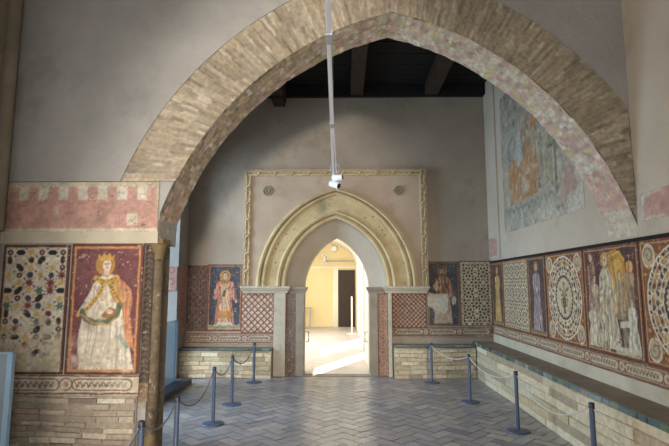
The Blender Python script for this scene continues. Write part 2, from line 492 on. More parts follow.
# left wall of the chapel with a tall opening to the daylight
mb = MB()
mb.box(XL - .5, XL, 8.5, YB, 0, 5.16); mb.box(XL - .5, XL, YF2, 5.4, 0, 5.16); mb.box(XL - .5, XL, 5.4, 8.5, 3.7, 5.16)
struct(mb.build('wall_left', 'plaster_left'), 'pale plaster left wall beside the daylit opening', 'wall')

# front wall pierced by the big arch
zfoot_l, zfoot_r = 2.06, 2.10
hole = [(x, z) for x, z in big_arch(AR + .02, zfoot_l, zfoot_r, 60)]
hole = [(PX, zfoot_l)] + [p for p in hole if PX < p[0] < XR - .001] + [(XR, zfoot_r)]
mb = MB()
holed_wall(mb, XN - .3, XR, ZT, YF, YF2, hole, z0=zfoot_l)
mb.box(XN - .3, PX - .13, YF, YF2, 0, zfoot_l); mb.box(PX - .13, PX - .06, YF + .035, YF2, 0, zfoot_l); mb.box(PX - .06, PX, YF + .05, YF2, 1.99, zfoot_l)
struct(mb.build('wall_front', 'plaster_front'), 'grey plaster wall pierced by the broad arch', 'wall')

# plaster skin of the spandrels, standing proud of the rough arch stones
mb = MB(); ext = [p for p in big_arch(ARE, 2.57, 2.57, 60)]
ext = [p for p in ext if p[0] < XR]; ext.append((XR, ACZ + math.sqrt(ARE ** 2 - (XR - ACX2) ** 2)))
zs = 2.57
mb.face([(XN, YF - .03, zs), (ext[0][0], YF - .03, zs), (ext[0][0], YF - .03, ZT), (XN, YF - .03, ZT)])
mb.face([(XN, YF - .03, zs), (XN, YF, zs), (ext[0][0], YF, zs), (ext[0][0], YF - .03, zs)])
for (xa, za), (xb, zb) in zip(ext[:-1], ext[1:]):
    mb.face([(xa, YF - .03, za), (xb, YF - .03, zb), (xb, YF - .03, ZT), (xa, YF - .03, ZT)])
    mb.face([(xa, YF - .03, za), (xa, YF, za), (xb, YF, zb), (xb, YF - .03, zb)])
o = mb.build('trim_2', 'plaster_front'); struct(o, 'smooth grey plaster coat over the spandrels above the arch', 'plaster coat')

# near bay: left wall with an unseen gap added for fill light, wall behind with an arched opening, ceiling
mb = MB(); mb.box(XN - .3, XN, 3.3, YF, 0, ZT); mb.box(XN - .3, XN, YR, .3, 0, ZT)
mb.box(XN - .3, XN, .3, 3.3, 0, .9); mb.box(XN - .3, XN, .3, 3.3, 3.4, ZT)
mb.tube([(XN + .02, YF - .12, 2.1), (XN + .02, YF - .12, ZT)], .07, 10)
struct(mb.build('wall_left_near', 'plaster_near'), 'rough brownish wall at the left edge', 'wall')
RCX, RS, RZ, RH = .46, 1.04, 2.25, 1.55  # unseen opening, shaped to throw an arched light patch on the front wall
mb = MB(); holed_wall(mb, XN - .3, XR + .4, ZT, YR - .3, YR, parch(RCX, RZ, RS, RH, 20))
struct(mb.build('wall_rear', 'plaster_front'), 'plaster wall behind the viewer', 'wall')
mb = MB(); mb.box(XN - .3, XR + .4, YR - .3, YF2, ZT, ZT + .15)
struct(mb.build('ceiling_near', 'plaster_front'), 'ceiling of the near bay', 'ceiling')

# chapel ceiling of dark planks
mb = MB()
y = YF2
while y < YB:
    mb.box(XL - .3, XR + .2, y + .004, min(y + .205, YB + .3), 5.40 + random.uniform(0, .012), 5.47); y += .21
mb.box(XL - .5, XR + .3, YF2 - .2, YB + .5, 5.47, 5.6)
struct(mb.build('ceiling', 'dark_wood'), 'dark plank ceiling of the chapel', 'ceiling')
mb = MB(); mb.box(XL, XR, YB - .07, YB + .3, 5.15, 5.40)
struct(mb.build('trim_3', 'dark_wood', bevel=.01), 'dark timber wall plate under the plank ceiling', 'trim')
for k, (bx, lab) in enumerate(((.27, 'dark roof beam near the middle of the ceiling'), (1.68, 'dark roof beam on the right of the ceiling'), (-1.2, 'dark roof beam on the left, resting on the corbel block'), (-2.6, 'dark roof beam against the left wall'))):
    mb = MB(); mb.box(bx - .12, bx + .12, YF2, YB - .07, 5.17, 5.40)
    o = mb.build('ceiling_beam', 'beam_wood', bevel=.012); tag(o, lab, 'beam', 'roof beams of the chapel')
t = thing('corbel_block', 'brown timber corbel block under the left end of the ceiling', 'corbel', (-1.2, 8.8, 5.0))
mb = MB(); mb.box(-1.33, -1.08, 8.35, YB, 5.05, 5.17); mb.box(-1.31, -1.10, 8.6, YB, 4.98, 5.05); mb.build('block', 'beam_wood', t, .01)

# ================================================================== THE BIG ARCH
arch = thing('pointed_arch', 'broad pointed stone arch of rough radial stones spanning the whole opening', 'arch', (AMX, YF, 2.06))
PE = big_arch(ARE + .03, 2.57, 2.3, 220); PI_ = big_arch(AR, 2.57, 2.3, 220)
PE = np.array(PE); PI_ = np.array(PI_)
SE = np.concatenate([[0], np.cumsum(np.hypot(np.diff(PE[:, 0]), np.diff(PE[:, 1])))]); SE /= SE[-1]
TLE = 8.6
c = Cv(TLE, .50, .0095, (158, 145, 124), 19)
rr = random.Random(15)
u = 0.0
while u < TLE:                       # thin radial stones of varied tone
    wd = rr.uniform(.028, .05); v = -rr.uniform(0, .1)
    while v < .5:
        l = rr.uniform(.10, .26); q = rr.uniform(.86, 1.10); t = rr.random()
        col = (160, 146, 124) if t < .6 else (152, 136, 112) if t < .85 else (172, 160, 140)
        c.poly([(u + .002, v + .004), (u + wd - .002, v + .004), (u + wd - .002, v + l - .004), (u + .002, v + l - .004)], tuple(min(255, x * q) for x in col)); v += l
    u += wd
st = np.repeat(fbm((c.ny // 8 + 1, c.nx), .034 / c.res, c.rng, 4), 8, 0)[:c.ny]; st2 = fbm((c.ny, c.nx), .07 / c.res, c.rng, 4); st3 = fbm((c.ny, c.nx), .5 / c.res, c.rng, 3)
c.warp(.008, .06); c.a *= (.82 + .30 * st * .6 + .30 * st2 * .6 + .12 * (st3 - .5))[..., None]; c.wear(-.06, (172, 158, 134), .12)
def ringf(U, V):
    t = U / TLE; f = V / .5
    xi, zi = np.interp(t, SE, PI_[:, 0]), np.interp(t, SE, PI_[:, 1]); xe, ze = np.interp(t, SE, PE[:, 0]), np.interp(t, SE, PE[:, 1])
    return (np.minimum(xi * (1 - f) + xe * f, XR - .001), YF - .012 - .022 * (st - .35) - .020 * (st2 - .4), zi * (1 - f) + ze * f)
c.mesh('voussoirs', ringf, arch, 'masonry')

# soffit painted with small bricks
P = big_arch(AR, 2.06, 2.06, 200)
P = [(max(PX, min(x, XR)), z) for x, z in P]
P = np.array(P); S = np.concatenate([[0], np.cumsum(np.hypot(np.diff(P[:, 0]), np.diff(P[:, 1])))])
TL = S[-1]
c = Cv(TL, YF2 - YF + .02, .010, (186, 172, 144), 21)
k = 0; u = 0.0
rr = random.Random(5)
while u < TL:
    row = rr.uniform(.046, .054); off = rr.uniform(0, .12); v = -off
    while v < c.h:
        w = rr.choice([.09, .13, .11]); p = rr.random()
        col = (204, 191, 166) if p < .45 else (192, 156, 142) if p < .74 else (200, 184, 132) if p < .86 else (216, 208, 188)
        f = u / TL
        if f < .16 and p < .6: col = (160, 136, 108)  # left side's shade put into the colour as browner bricks
        elif f < .40 and p < .5: col = (176, 156, 126)
        kf = rr.uniform(.92, 1.05)
        c.rect(u + .004, u + row - .004, v + .004, v + w - .004, tuple(min(255, q * kf) for q in col)); v += w
    u += row
# pink painted battlements at both feet
for (a, b, sgn, al) in ((0.08, .46, 1, .35), (TL - .58, TL - .26, -1, .62)):
    c.rect(a, b, 0, c.h, (192, 146, 130), al)
    for q in range(3):
        e = b if sgn > 0 else a
        c.rect(min(e, e + sgn * .12), max(e, e + sgn * .12), .02 + q * .17, .10 + q * .17, (192, 146, 130), al)
c.rect(TL - .25, TL, 0, c.h, (196, 182, 156), .8)
c.rect(0, .05, 0, c.h, (190, 164, 130), .9)
c.mottle(.10, .08); c.wear(-.06, (184, 166, 136), .10); c.warp(.004); c.age(.02, .03, .9)
Sx = P[:, 0]; Sz = P[:, 1]
jit = np.random.default_rng(3)
def sof(U, V):
    x = np.interp(U, S, Sx); z = np.interp(U, S, Sz)
    n = fbm(U.shape, 8, np.random.default_rng(9), 4) - .5
    cx = np.where(x < AMX, ACX, ACX2); d = np.hypot(x - cx, z - ACZ)
    k = n * .02
    return (np.minimum(x + (cx - x) / d * k, XR - .001), YF - .015 + V + n * .012, z + (ACZ - z) / d * k)
c.mesh('soffit', sof, arch, 'fresco')

# ================================================================== FRESCO DRAWING
CREAM = (196, 182, 154); WHITE = (206, 196, 174); DARK = (52, 46, 48); RED = (128, 66, 52); OCH = (196, 160, 84); GRN = (86, 98, 84)
BROWN = (104, 66, 46); WINE = (110, 62, 62); BLACK = (40, 35, 36); NAVY = (58, 64, 78)

def rosette(c, cx, cy, R, dark, al=1.0, rot=0, n=8, mid=None, al2=1):
    c.star(cx, cy, R * .20, n, mid or (dark[0] if isinstance(dark, list) else dark), .6, rot, al)
    for k in range(n):
        a = rot + 2 * PI * k / n
        c.hexa(cx + R * .50 * math.cos(a), cy + R * .50 * math.sin(a), R * .19, R * .105, a, dark[k % len(dark)] if isinstance(dark, list) else dark, al)
        a += PI / n
        c.star(cx + R * .80 * math.cos(a), cy + R * .80 * math.sin(a), R * .115, 4, dark[(k + 1) % len(dark)] if isinstance(dark, list) else dark, .6, a, al)

def dado(c, x0, x1, y0, y1, n, ground=(150, 100, 70), cart=CREAM, ink=(84, 60, 50)):
    c.rect(x0, x1, y0, y1, ground); h = y1 - y0
    c.line([(x0, y0 + h * .06), (x1, y0 + h * .06)], h * .07, (96, 50, 40)); c.line([(x0, y1 - h * .06), (x1, y1 - h * .06)], h * .07, (96, 50, 40))
    c.line([(x0, y0 + h * .15), (x1, y0 + h * .15)], h * .04, WHITE); c.line([(x0, y1 - h * .15), (x1, y1 - h * .15)], h * .04, WHITE)
    p = (x1 - x0) / n
    for k in range(n):
        a = x0 + k * p + h * .34; b = x0 + (k + 1) * p - h * .34; m = (y0 + y1) / 2; r = h * .28
        pts = [(a + r + r * math.cos(t), m + r * math.sin(t)) for t in np.linspace(PI / 2, 3 * PI / 2, 9)] + [(b - r + r * math.cos(t), m + r * math.sin(t)) for t in np.linspace(-PI / 2, PI / 2, 9)]
        c.poly(pts, cart); c.line(pts + pts[:1], h * .05, (92, 54, 42))
        q = a + r * .9; st = h * .30
        while q < b - r * .8:
            c.line([(q - st * .35, m + h * .12), (q, m - h * .13), (q + st * .2, m + h * .04), (q + st * .5, m + h * .12)], h * .06, ink)
            c.ell(q + st * .3, m - h * .05, h * .05, h * .05, ink); q += st
        for e in ([x0 + k * p] if k else []) :
            c.ell(e, m, h * .30, h * .30, cart); c.ring(e, m, h * .30, h * .30, h * .05, (92, 54, 42)); c.star(e, m, h * .18, 6, (150, 90, 66), .5)

def face(c, x, y, r, skin=(206, 176, 148), hair=(120, 84, 54), tilt=0, halo=None, hr=1.75, beard=None):
    if halo: c.ell(x, y + r * .1, r * hr, r * hr, halo); c.ring(x, y + r * .1, r * hr, r * hr, r * .16, (132, 84, 44))
    c.ell(x, y + r * .15, r * 1.0, r * 1.18, hair, 1, tilt)
    c.ell(x, y - r * .05, r * .74, r * 1.0, skin, 1, tilt)
    if beard: c.ell(x, y - r * .72, r * .6, r * .42, beard)
    k = (96, 66, 52)
    c.line([(x - r * .42, y + r * .16), (x - r * .12, y + r * .16)], r * .13, k); c.line([(x + r * .12, y + r * .16), (x + r * .42, y + r * .16)], r * .13, k)
    c.line([(x + r * .0, y + r * .12), (x + r * .06, y - r * .24), (x - r * .06, y - r * .26)], r * .08, (160, 116, 92))
    c.line([(x - r * .2, y - r * .5), (x + r * .2, y - r * .5)], r * .11, (146, 76, 66))

def robe(c, cx, y0, h, wb, ws, col, dark, n=7, top=.80, al=1.0):
    """standing robe: hem width wb, shoulder width ws, with long folds"""
    s_rec = c.rec; c.rec = True
    P = [(cx - wb, y0), (cx - wb * .86, y0 + h * .25), (cx - ws * .72, y0 + h * .5), (cx - ws, y0 + h * .66), (cx - ws * .92, y0 + h * .77), (cx - ws * .35, y0 + h * top + .01),
         (cx + ws * .35, y0 + h * top + .01), (cx + ws * .92, y0 + h * .77), (cx + ws, y0 + h * .66), (cx + ws * .72, y0 + h * .5), (cx + wb * .86, y0 + h * .25), (cx + wb, y0)]
    c.poly(P, col, al)
    for k in range(n):
        f = (k + .5) / n * 2 - 1
        c.line([(cx + f * wb * .9, y0 + h * .02), (cx + f * wb * .75, y0 + h * .28), (cx + f * ws * .55, y0 + h * .55)], h * .011, dark, al * .8)
        c.line([(cx + f * wb * .9 + h * .012, y0 + h * .02), (cx + f * wb * .75 + h * .01, y0 + h * .28)], h * .010, tuple(min(255, q + 26) for q in col), al * .6)
    return P

FG = 'painted fresco panels'
def panel(c, name, fn, label, cat='fresco', thick=(0, .010, 0), group=FG, veil=.16, sat=.82):
    c.warp(); c.age(veil, .05, sat)
    o = c.mesh(name, fn, None, 'fresco', thick)
    return tag(o, label, cat, group)

# ---------- left pier: star lattice
c = Cv(.62, 1.17, .0065, (206, 196, 176), 31)
grid = ["oHyoHo", "V.rE.V", ".Dy.yo", "yodyds", ".ys.Ry", "HEygsH", "yodE.y", "gyRdyg", "V.Dyr.", "od.gDV", "ys.E.o", "oHyoHo", "V.RoD.", "odyE.V", "oDy.oH", "oHyoHo"]
py = 1.12 / 16
for k in range(-13, 14):
    for o in (0, .012): c.line([(k * .098 + o, 0), (k * .098 + 1.2 + o, 1.2)], .0035, (176, 164, 142), .7); c.line([(k * .098 + o, 1.2), (k * .098 + 1.2 + o, 0)], .0035, (176, 164, 142), .7)
for j, row in enumerate(grid):
    for i, ch in enumerate(row):
        x = .062 + i * .099; y = 1.135 - (j + .5) * py
        if ch == 'o': c.star(x, y, .029, 8, (72, 42, 42), .84); c.star(x, y, .014, 8, (190, 174, 146), .6)
        elif ch == 'd': c.star(x, y, .030, 8, NAVY, .9)
        elif ch == 'H': c.hexa(x, y, .047, .023, 0, BLACK, 1, .55)
        elif ch == 'V': c.hexa(x, y, .042, .021, PI / 2, (60, 46, 46), 1, .55)
        elif ch == 'D': c.hexa(x, y, .048, .024, -PI / 4, DARK, 1, .55)
        elif ch == 'E': c.hexa(x, y, .048, .024, PI / 4, BLACK, 1, .55)
        elif ch == 'r': c.star(x, y, .030, 8, (84, 44, 42), .85)
        elif ch == 'y':
            for q in (1, -1): c.poly([(x - .046 * q, y - .030), (x - .006 * q, y - .016), (x + .014 * q, y - .034), (x + .020 * q, y - .004), (x + .048 * q, y + .022), (x + .012 * q, y + .016), (x - .012 * q, y + .034), (x - .018 * q, y + .004)], (196, 160, 86), 1 if q == (1 if (i + j) % 2 else -1) else 0)
        elif ch in 'Rs': c.star(x, y, .056, 8, (122, 62, 50), .40, .2)
        elif ch == 'g': c.star(x, y, .052, 6, (88, 104, 92), .45)
        c.star(x + .05, y + py / 2, .013, 4, [OCH, (108, 66, 56), OCH, (80, 84, 80)][(i * 3 + j) % 4], .7)
c.mottle(.06, .04)
c.wear(-.02, (186, 172, 144), .10, lambda X, Y: np.clip((.72 - Y) * 1.1, -.16, .46) + np.where(X > .45, -.05, 0), .30)
c.frame(.008, .612, .008, 1.162, .030, (92, 52, 44)); c.frame(.026, .594, .026, 1.144, .008, (180, 160, 128))
c.wear(-.22, (180, 166, 140), .2)
panel(c, 'fresco_panel', wallY(-3.155, .80, YF - .012), 'worn white fresco of star lattice with yellow and black pieces, beside the left edge', veil=.0, sat=.95)

# ---------- left pier: crowned saint
W, H = .67, 1.18
c = Cv(W, H, .006, (112, 62, 64), 32)
c.mottle(.16, .07)
cx = .33
# golden gown and white mantle
c.rec = True
c.poly([(cx - .20, .02), (cx - .23, .30), (cx - .20, .52), (cx - .24, .56), (cx - .21, .62), (cx - .15, .72), (cx - .10, .83), (cx - .03, .90), (cx + .07, .90), (cx + .13, .83), (cx + .19, .74), (cx + .20, .6), (cx + .22, .45), (cx + .26, .2), (cx + .30, .02)], (208, 196, 172))
c.poly([(cx + .09, .88), (cx + .17, .83), (cx + .24, .76), (cx + .26, .66), (cx + .24, .52), (cx + .30, .2), (cx + .20, .3), (cx + .18, .5), (cx + .14, .7)], (188, 122, 82))
c.poly([(cx - .01, .86), (cx + .06, .86), (cx + .10, .70), (cx + .02, .56), (cx - .06, .56), (cx - .03, .72)], (206, 190, 160))
c.poly([(cx + .02, .82), (cx + .14, .84), (cx + .20, .66), (cx + .12, .60), (cx + .06, .70)], (190, 140, 92))
for x0, y0, x1, y1 in ((-.12, .8, -.02, .66), (-.1, .74, -.14, .6), (-.05, .5, -.1, .1), (.0, .5, -.02, .06), (.06, .5, .05, .08), (.12, .48, .14, .08), (.18, .45, .22, .1), (-.13, .45, -.17, .08)):
    c.line([(cx + x0, y0), (cx + (x0 + x1) / 2 + .01, (y0 + y1) / 2), (cx + x1, y1)], .010, (164, 148, 126), .85)
c.drape(.07, .06)
# gold bands with dark dots, crossing on the breast
for pts in ([(cx - .09, .87), (cx - .02, .80), (cx - .06, .70), (cx - .14, .60), (cx - .24, .53)], [(cx + .10, .88), (cx + .05, .80), (cx + .10, .71), (cx + .15, .64), (cx + .12, .55)], [(cx - .10, .86), (cx, .83), (cx + .11, .87)]):
    c.line(pts, .036, (190, 146, 62))
    for a, b in zip(pts[:-1], pts[1:]):
        for t in (.2, .5, .8): c.ell(a[0] + (b[0] - a[0]) * t, a[1] + (b[1] - a[1]) * t, .007, .007, (92, 56, 36))
# green sash hanging in a loop, open book
c.line([(cx - .20, .56), (cx - .17, .49), (cx - .08, .46), (cx + .04, .47), (cx + .12, .53), (cx + .14, .62)], .050, (92, 100, 78)); c.line([(cx - .20, .53), (cx - .10, .455), (cx + .04, .445), (cx + .14, .52)], .016, (176, 144, 70))
c.poly([(cx - .03, .52), (cx + .05, .60), (cx + .12, .58), (cx + .09, .52), (cx + .03, .49)], (150, 102, 60)); c.ell(cx + .05, .56, .03, .024, (206, 176, 146))
c.poly([(cx + .13, .33), (cx + .16, .36), (cx + .25, .24), (cx + .22, .22)], (128, 140, 124))
# head
c.ell(cx - .01, .985, .095, .095, (182, 132, 60)); c.ring(cx - .01, .985, .095, .095, .010, (126, 80, 40))
c.poly([(cx - .07, .95), (cx - .075, 1.03), (cx + .065, 1.03), (cx + .06, .93), (cx + .03, .88), (cx - .03, .88)], (174, 122, 62))
face(c, cx + .005, .985, .052, (212, 190, 166), (170, 120, 64))
c.rect(cx - .02, cx + .03, .89, .935, (206, 180, 152))
c.poly([(cx - .07, 1.025), (cx - .085, 1.085), (cx - .045, 1.06), (cx - .03, 1.10), (cx, 1.065), (cx + .02, 1.10), (cx + .04, 1.06), (cx + .075, 1.085), (cx + .06, 1.025)], (196, 150, 66))
c.mottle(.08, .05)
c.wear(-.03, (192, 176, 150), .10, lambda X, Y: np.clip((.56 - Y) * .9, -.22, .36), .40)
c.frame(.012, W - .012, .012, H - .012, .026, (96, 54, 44)); c.frame(.034, W - .034, .034, H - .034, .020, (190, 128, 72))
c.wear(-.2, (190, 172, 142), .15, lambda X, Y: np.clip((.45 - Y) * .6, -.05, .34))
panel(c, 'fresco_panel', wallY(-2.515, .80, YF - .012), 'faded fresco of a crowned figure in white cloak and gold bands on wine red', veil=.05, sat=.9)

# ---------- left pier: inscription band, battlement band, cream strip
c = Cv(1.32, .19, .0065, (184, 166, 136), 33)
dado(c, 0, 1.32, .01, .185, 2, (190, 170, 138), (198, 184, 154), (112, 86, 72))
c.wear(.10, (188, 172, 146), .09)
panel(c, 'painted_border', wallY(-3.155, .615, YF - .012), 'faded cartouche border under the lattice and crowned figure on the left pier', 'border', veil=.05)

c = Cv(1.44, .47, .009, (204, 190, 160), 34)
c.rect(0, 1.44, .03, .30, (190, 136, 120)); 
for k in range(8):
    c.rect(.02 + k * .187, .115 + k * .187, .28, .425, (190, 138, 122)); c.rect(.025 + k * .187 + .095, .03 + k * .187 + .175, .30, .42, (200, 190, 168))
c.rect(0, 1.44, .425, .47, (190, 178, 150)); c.rect(1.15, 1.25, .06, .17, (206, 190, 160))
c.mottle(.14, .10); c.wear(-.03, (204, 184, 156), .16)
panel(c, 'painted_border', wallY(-3.17, 2.095, YF - .014), 'pink painted battlement band on the left pier under the plain plaster', 'border')
mb = MB(); mb.box(XN, PX, YF - .016, YF, 1.985, 2.095)
struct(mb.build('trim_4', 'plaster_cream'), 'cream plaster strip between pink band and frescoes on left pier', 'trim')

# ---------- pier corner: dark painted recess and slim colonnette
t = thing('corner_colonnette', 'slim painted colonnette with zigzag strip on the pier corner', 'column', (PX - .05, YF + .02, 0))
c = Cv(.085, 1.42, .006, (62, 51, 45), 35)
for k in range(30):
    y = k * .05; c.line([(.014, y), (.042, y + .025), (.07, y)], .008, (128, 102, 70)); c.line([(.014, y + .016), (.042, y + .041), (.07, y + .016)], .004, (112, 84, 56))
    c.ell(.042, y + .006, .006, .006, (138, 72, 54))
c.rect(0, .085, 0, .16, (150, 118, 84)); c.ring(.042, .08, .036, .05, .008, (96, 60, 46)); c.rect(0, .006, 0, 1.42, (170, 128, 84))
c.mottle(.12, .04); c.wear(-.12, (150, 128, 96), .08, lambda X, Y: np.clip((.4 - Y) * .5, 0, .2))
c.warp(.004); c.age(.1); c.mesh('zigzag_strip', wallY(PX - .130, .56, YF + .03), t)
def gold(name, w, h, seed):
    c = Cv(w, h, .008, (112, 92, 66), seed)
    for k in range(int(h / .045)):
        y = k * .045
        c.line([(0, y), (w * .35, y + .03), (w * .65, y - .012), (w, y + .02)], .007, (84, 68, 50), .4); c.ell(w * (.2 + .6 * ((k * 7) % 5) / 4), y + .02, .012, .009, (140, 116, 80), .6)
    c.mottle(.2, .05); c.wear(-.04, (128, 108, 80), .09); c.age(.1); return c
rC = .048; cxC, cyC = PX - .025, YF + .085
c = gold('', 2 * PI * rC, 1.62, 36)
c.mesh('shaft', lambda U, V: (cxC + rC * np.cos(U / rC), cyC + rC * np.sin(U / rC), .26 + V), t)
c = gold('', .33, 1.95, 37)
c.mesh('painted_reveal', lambda U, V: (np.full(U.shape, PX - .056), YF + .155 + U, V + .03), t)
mb = MB(); mb.lathe([(.048, 1.84), (.056, 1.855), (.050, 1.87), (.066, 1.93), (.08, 1.975), (.08, 1.99)], (cxC, cyC, 0), 16)
mb.box(PX - .13, PX + .045, YF + .0, YF + .20, 1.985, 2.03); mb.build('capital', 'capital_stone', t)
mb = MB(); mb.lathe([(.070, 0.0), (.070, .18), (.056, .2), (.062, .23), (.048, .26)], (cxC, cyC, 0), 16); mb.build('base', 'capital_stone', t)

# ---------- left pier: bare brick below the frescoes
def brick_courses(mb, x0, x1, z0, z1, fn_, ch, bl, pal, rnd, proud=.012, skip=.0):
    ph = rnd.uniform(0, 6)
    def fn(u, v, d):                 # courses sag and heave a little
        return fn_(u, max(z0, min(z1, v + .009 * math.sin(u * 2.3 + ph) + .006 * math.sin(u * 5.1 + v * 9))), d)
    z = z0; r = 0
    while z < z1 - .01:
        hh = min(ch * rnd.uniform(.85, 1.15), z1 - z); x = x0 - (bl * .5 if r % 2 else 0) - rnd.uniform(0, .05)
        while x < x1:
            l = bl * rnd.uniform(.7, 1.25); a, b = max(x, x0), min(x + l, x1); x += l
            if b - a < .02 or rnd.random() < skip: continue
            c = rnd.choice(pal); f = rnd.uniform(.88, 1.08); c = tuple(min(1, q / 255 * f) for q in c)
            g = rnd.uniform(.003, .010); d = proud * rnd.uniform(.2, 1.0)
            F = [fn(a + g, z + g, -d * rnd.uniform(.7, 1)), fn(b - g, z + g, -d * rnd.uniform(.7, 1)), fn(b - g, z + hh - g, -d * rnd.uniform(.7, 1)), fn(a + g, z + hh - g, -d * rnd.uniform(.7, 1))]
            B = [fn(a + g * .3, z + g * .3, .004), fn(b - g * .3, z + g * .3, .004), fn(b - g * .3, z + hh - g * .3, .004), fn(a + g * .3, z + hh - g * .3, .004)]
            mb.hexa([F[0], F[1], B[1], B[0], F[3], F[2], B[2], B[3]], c)
        z += hh; r += 1
rnd = random.Random(41)
mb = MB(); mb.box(XN, PX - .135, YF - .012, YF + .01, 0, .615, rgb(156, 141, 122))
brick_courses(mb, XN, PX - .135, 0, .61, lambda u, v, d: (u, YF - .012 + d, v), .052, .24, [(182, 169, 149), (176, 163, 143), (170, 153, 133), (160, 138, 120), (188, 177, 158), (174, 158, 138), (152, 134, 117)], rnd, .026, .20)
brick_courses(mb, PX - .13, PX - .06, 0, .555, lambda u, v, d: (u, YF + .034 + d, v), .052, .24, [(150, 132, 110), (140, 120, 98), (158, 142, 120)], rnd, .010, .1)
o = mb.build('trim_5', 'masonry', colors=True); struct(o, 'rough limewashed brick foot of the left pier', 'brickwork')

# ---------- back wall, left of the doorway
YQ = YB - .012
c = Cv(.36, 1.18, .010, (84, 66, 62), 51)
for j in range(9):
    for i in range(3):
        x, y = .06 + i * .12, .08 + j * .13
        c.ring(x, y, .045, .055, .010, (160, 122, 100)); c.ring(x + .06, y + .065, .03, .035, .008, (122, 84, 70)); c.star(x, y, .022, 6, (140, 80, 64), .5)
c.frame(.008, .352, .008, 1.172, .018, (110, 60, 48)); c.mottle(.15, .05); c.wear(-.06, (160, 138, 116), .12)
panel(c, 'fresco_panel', wallY(-2.845, .775, YQ), 'dark arabesque fresco in the left back corner')

W, H = .64, 1.20
c = Cv(W, H, .008, (70, 68, 76), 52)
for k in range(60): c.star(c.rng.random() * W, c.rng.random() * H, .010, 4, (150, 138, 120), .4)
cx = .32
robe(c, cx, .10, 1.0, .185, .17, (186, 118, 92), (140, 78, 62), 7)
c.poly([(cx - .11, .12), (cx - .09, .6), (cx - .06, .84), (cx + .06, .84), (cx + .09, .6), (cx + .12, .12)], (206, 160, 122))
c.poly([(cx - .16, .55), (cx - .22, .60), (cx - .19, .74), (cx - .12, .84), (cx - .08, .70)], (196, 130, 106)); c.poly([(cx + .16, .55), (cx + .23, .56), (cx + .20, .72), (cx + .12, .84), (cx + .08, .70)], (190, 122, 96))
c.drape(.16, .05)
c.poly([(cx - .12, .23), (cx - .11, .36), (cx + .12, .36), (cx + .13, .23)], (192, 130, 62)); c.line([(cx, .36), (cx, .84)], .022, (206, 172, 120)); c.line([(cx - .08, .84), (cx, .72), (cx + .08, .84)], .028, (206, 164, 96))
c.poly([(cx - .06, .60), (cx - .01, .74), (cx + .03, .72), (cx - .01, .58)], (104, 82, 54)); c.ell(cx - .03, .6, .025, .02, (206, 170, 140)); c.ell(cx + .21, .53, .022, .03, (206, 170, 140))
c.poly([(cx - .15, .10), (cx - .12, .16), (cx + .12, .16), (cx + .16, .10)], (206, 190, 160))
face(c, cx, .985, .058, (206, 168, 136), (112, 78, 52), 0, (184, 134, 62))
c.rect(0, W, .03, .11, (176, 160, 130)); 
for k in range(12): c.ell(.05 + k * .05, .07 + .015 * math.sin(k * 2), .02, .012, (110, 98, 80))
c.mottle(.10, .05); c.wear(-.12, (190, 168, 140), .10, lambda X, Y: np.clip((.2 - Y) * .5, 0, .12))
c.frame(.012, W - .012, .012, H - .012, .024, (124, 64, 46)); c.frame(.032, W - .032, .032, H - .032, .014, (190, 134, 78)); c.rect(W - .09, W, H - .42, H - .33, (170, 110, 70), .6)
c.wear(-.25, (180, 160, 130), .2)
panel(c, 'fresco_panel', wallY(-2.475, .775, YQ), 'fresco of a haloed figure in pink and orange tunic on blue, left of the doorway', veil=.05, sat=.9)

def diaper(w, h, res, seed, ground, line, dot, p, knot=False):
    c = Cv(w, h, res, ground, seed); n = int((w + h) / p) + 2
    for k in range(-n, n):
        c.line([(k * p, 0), (k * p + h, h)], p * .20, line); c.line([(k * p, h), (k * p + h, 0)], p * .20, line)
        if knot: c.line([(k * p + p / 2, 0), (k * p + p / 2 + h, h)], p * .10, (206, 190, 160)); c.line([(k * p + p / 2, h), (k * p + p / 2 + h, 0)], p * .10, (206, 190, 160))
    for i in range(int(w / p) * 2 + 3):
        for j in range(int(h / p) * 2 + 3):
            if (i + j) % 2: c.star(i * p / 2, j * p / 2, p * .17, 6, dot, .55)
            elif i % 2 and not knot: c.ell(i * p / 2, j * p / 2, p * .11, p * .11, (84, 60, 70))
    return c
c = diaper(.60, .72, .009, 53, (206, 188, 160), (128, 62, 58), (190, 130, 70), .115)
c.mottle(.08, .05); c.frame(.006, .594, .006, .714, .022, (128, 60, 44)); c.wear(-.16, (196, 178, 150), .12, lambda X, Y: np.clip((.15 - Y) * .8, 0, .12))
panel(c, 'painted_tilework', wallY(-1.845, .74, YQ - .004), 'red and cream diamond tile pattern beside the left jamb of the doorway', 'fresco')
c = Cv(1.60, .205, .009, (180, 150, 118), 54); dado(c, 0, 1.60, .02, .19, 3, (160, 112, 86), (198, 180, 150), (80, 52, 48))
c.wear(-.10, (196, 180, 152), .10, lambda X, Y: np.where(X > 1.25, .14, 0))
panel(c, 'painted_border', wallY(-2.845, .545, YQ), 'cartouche border above the small left bench', 'border')

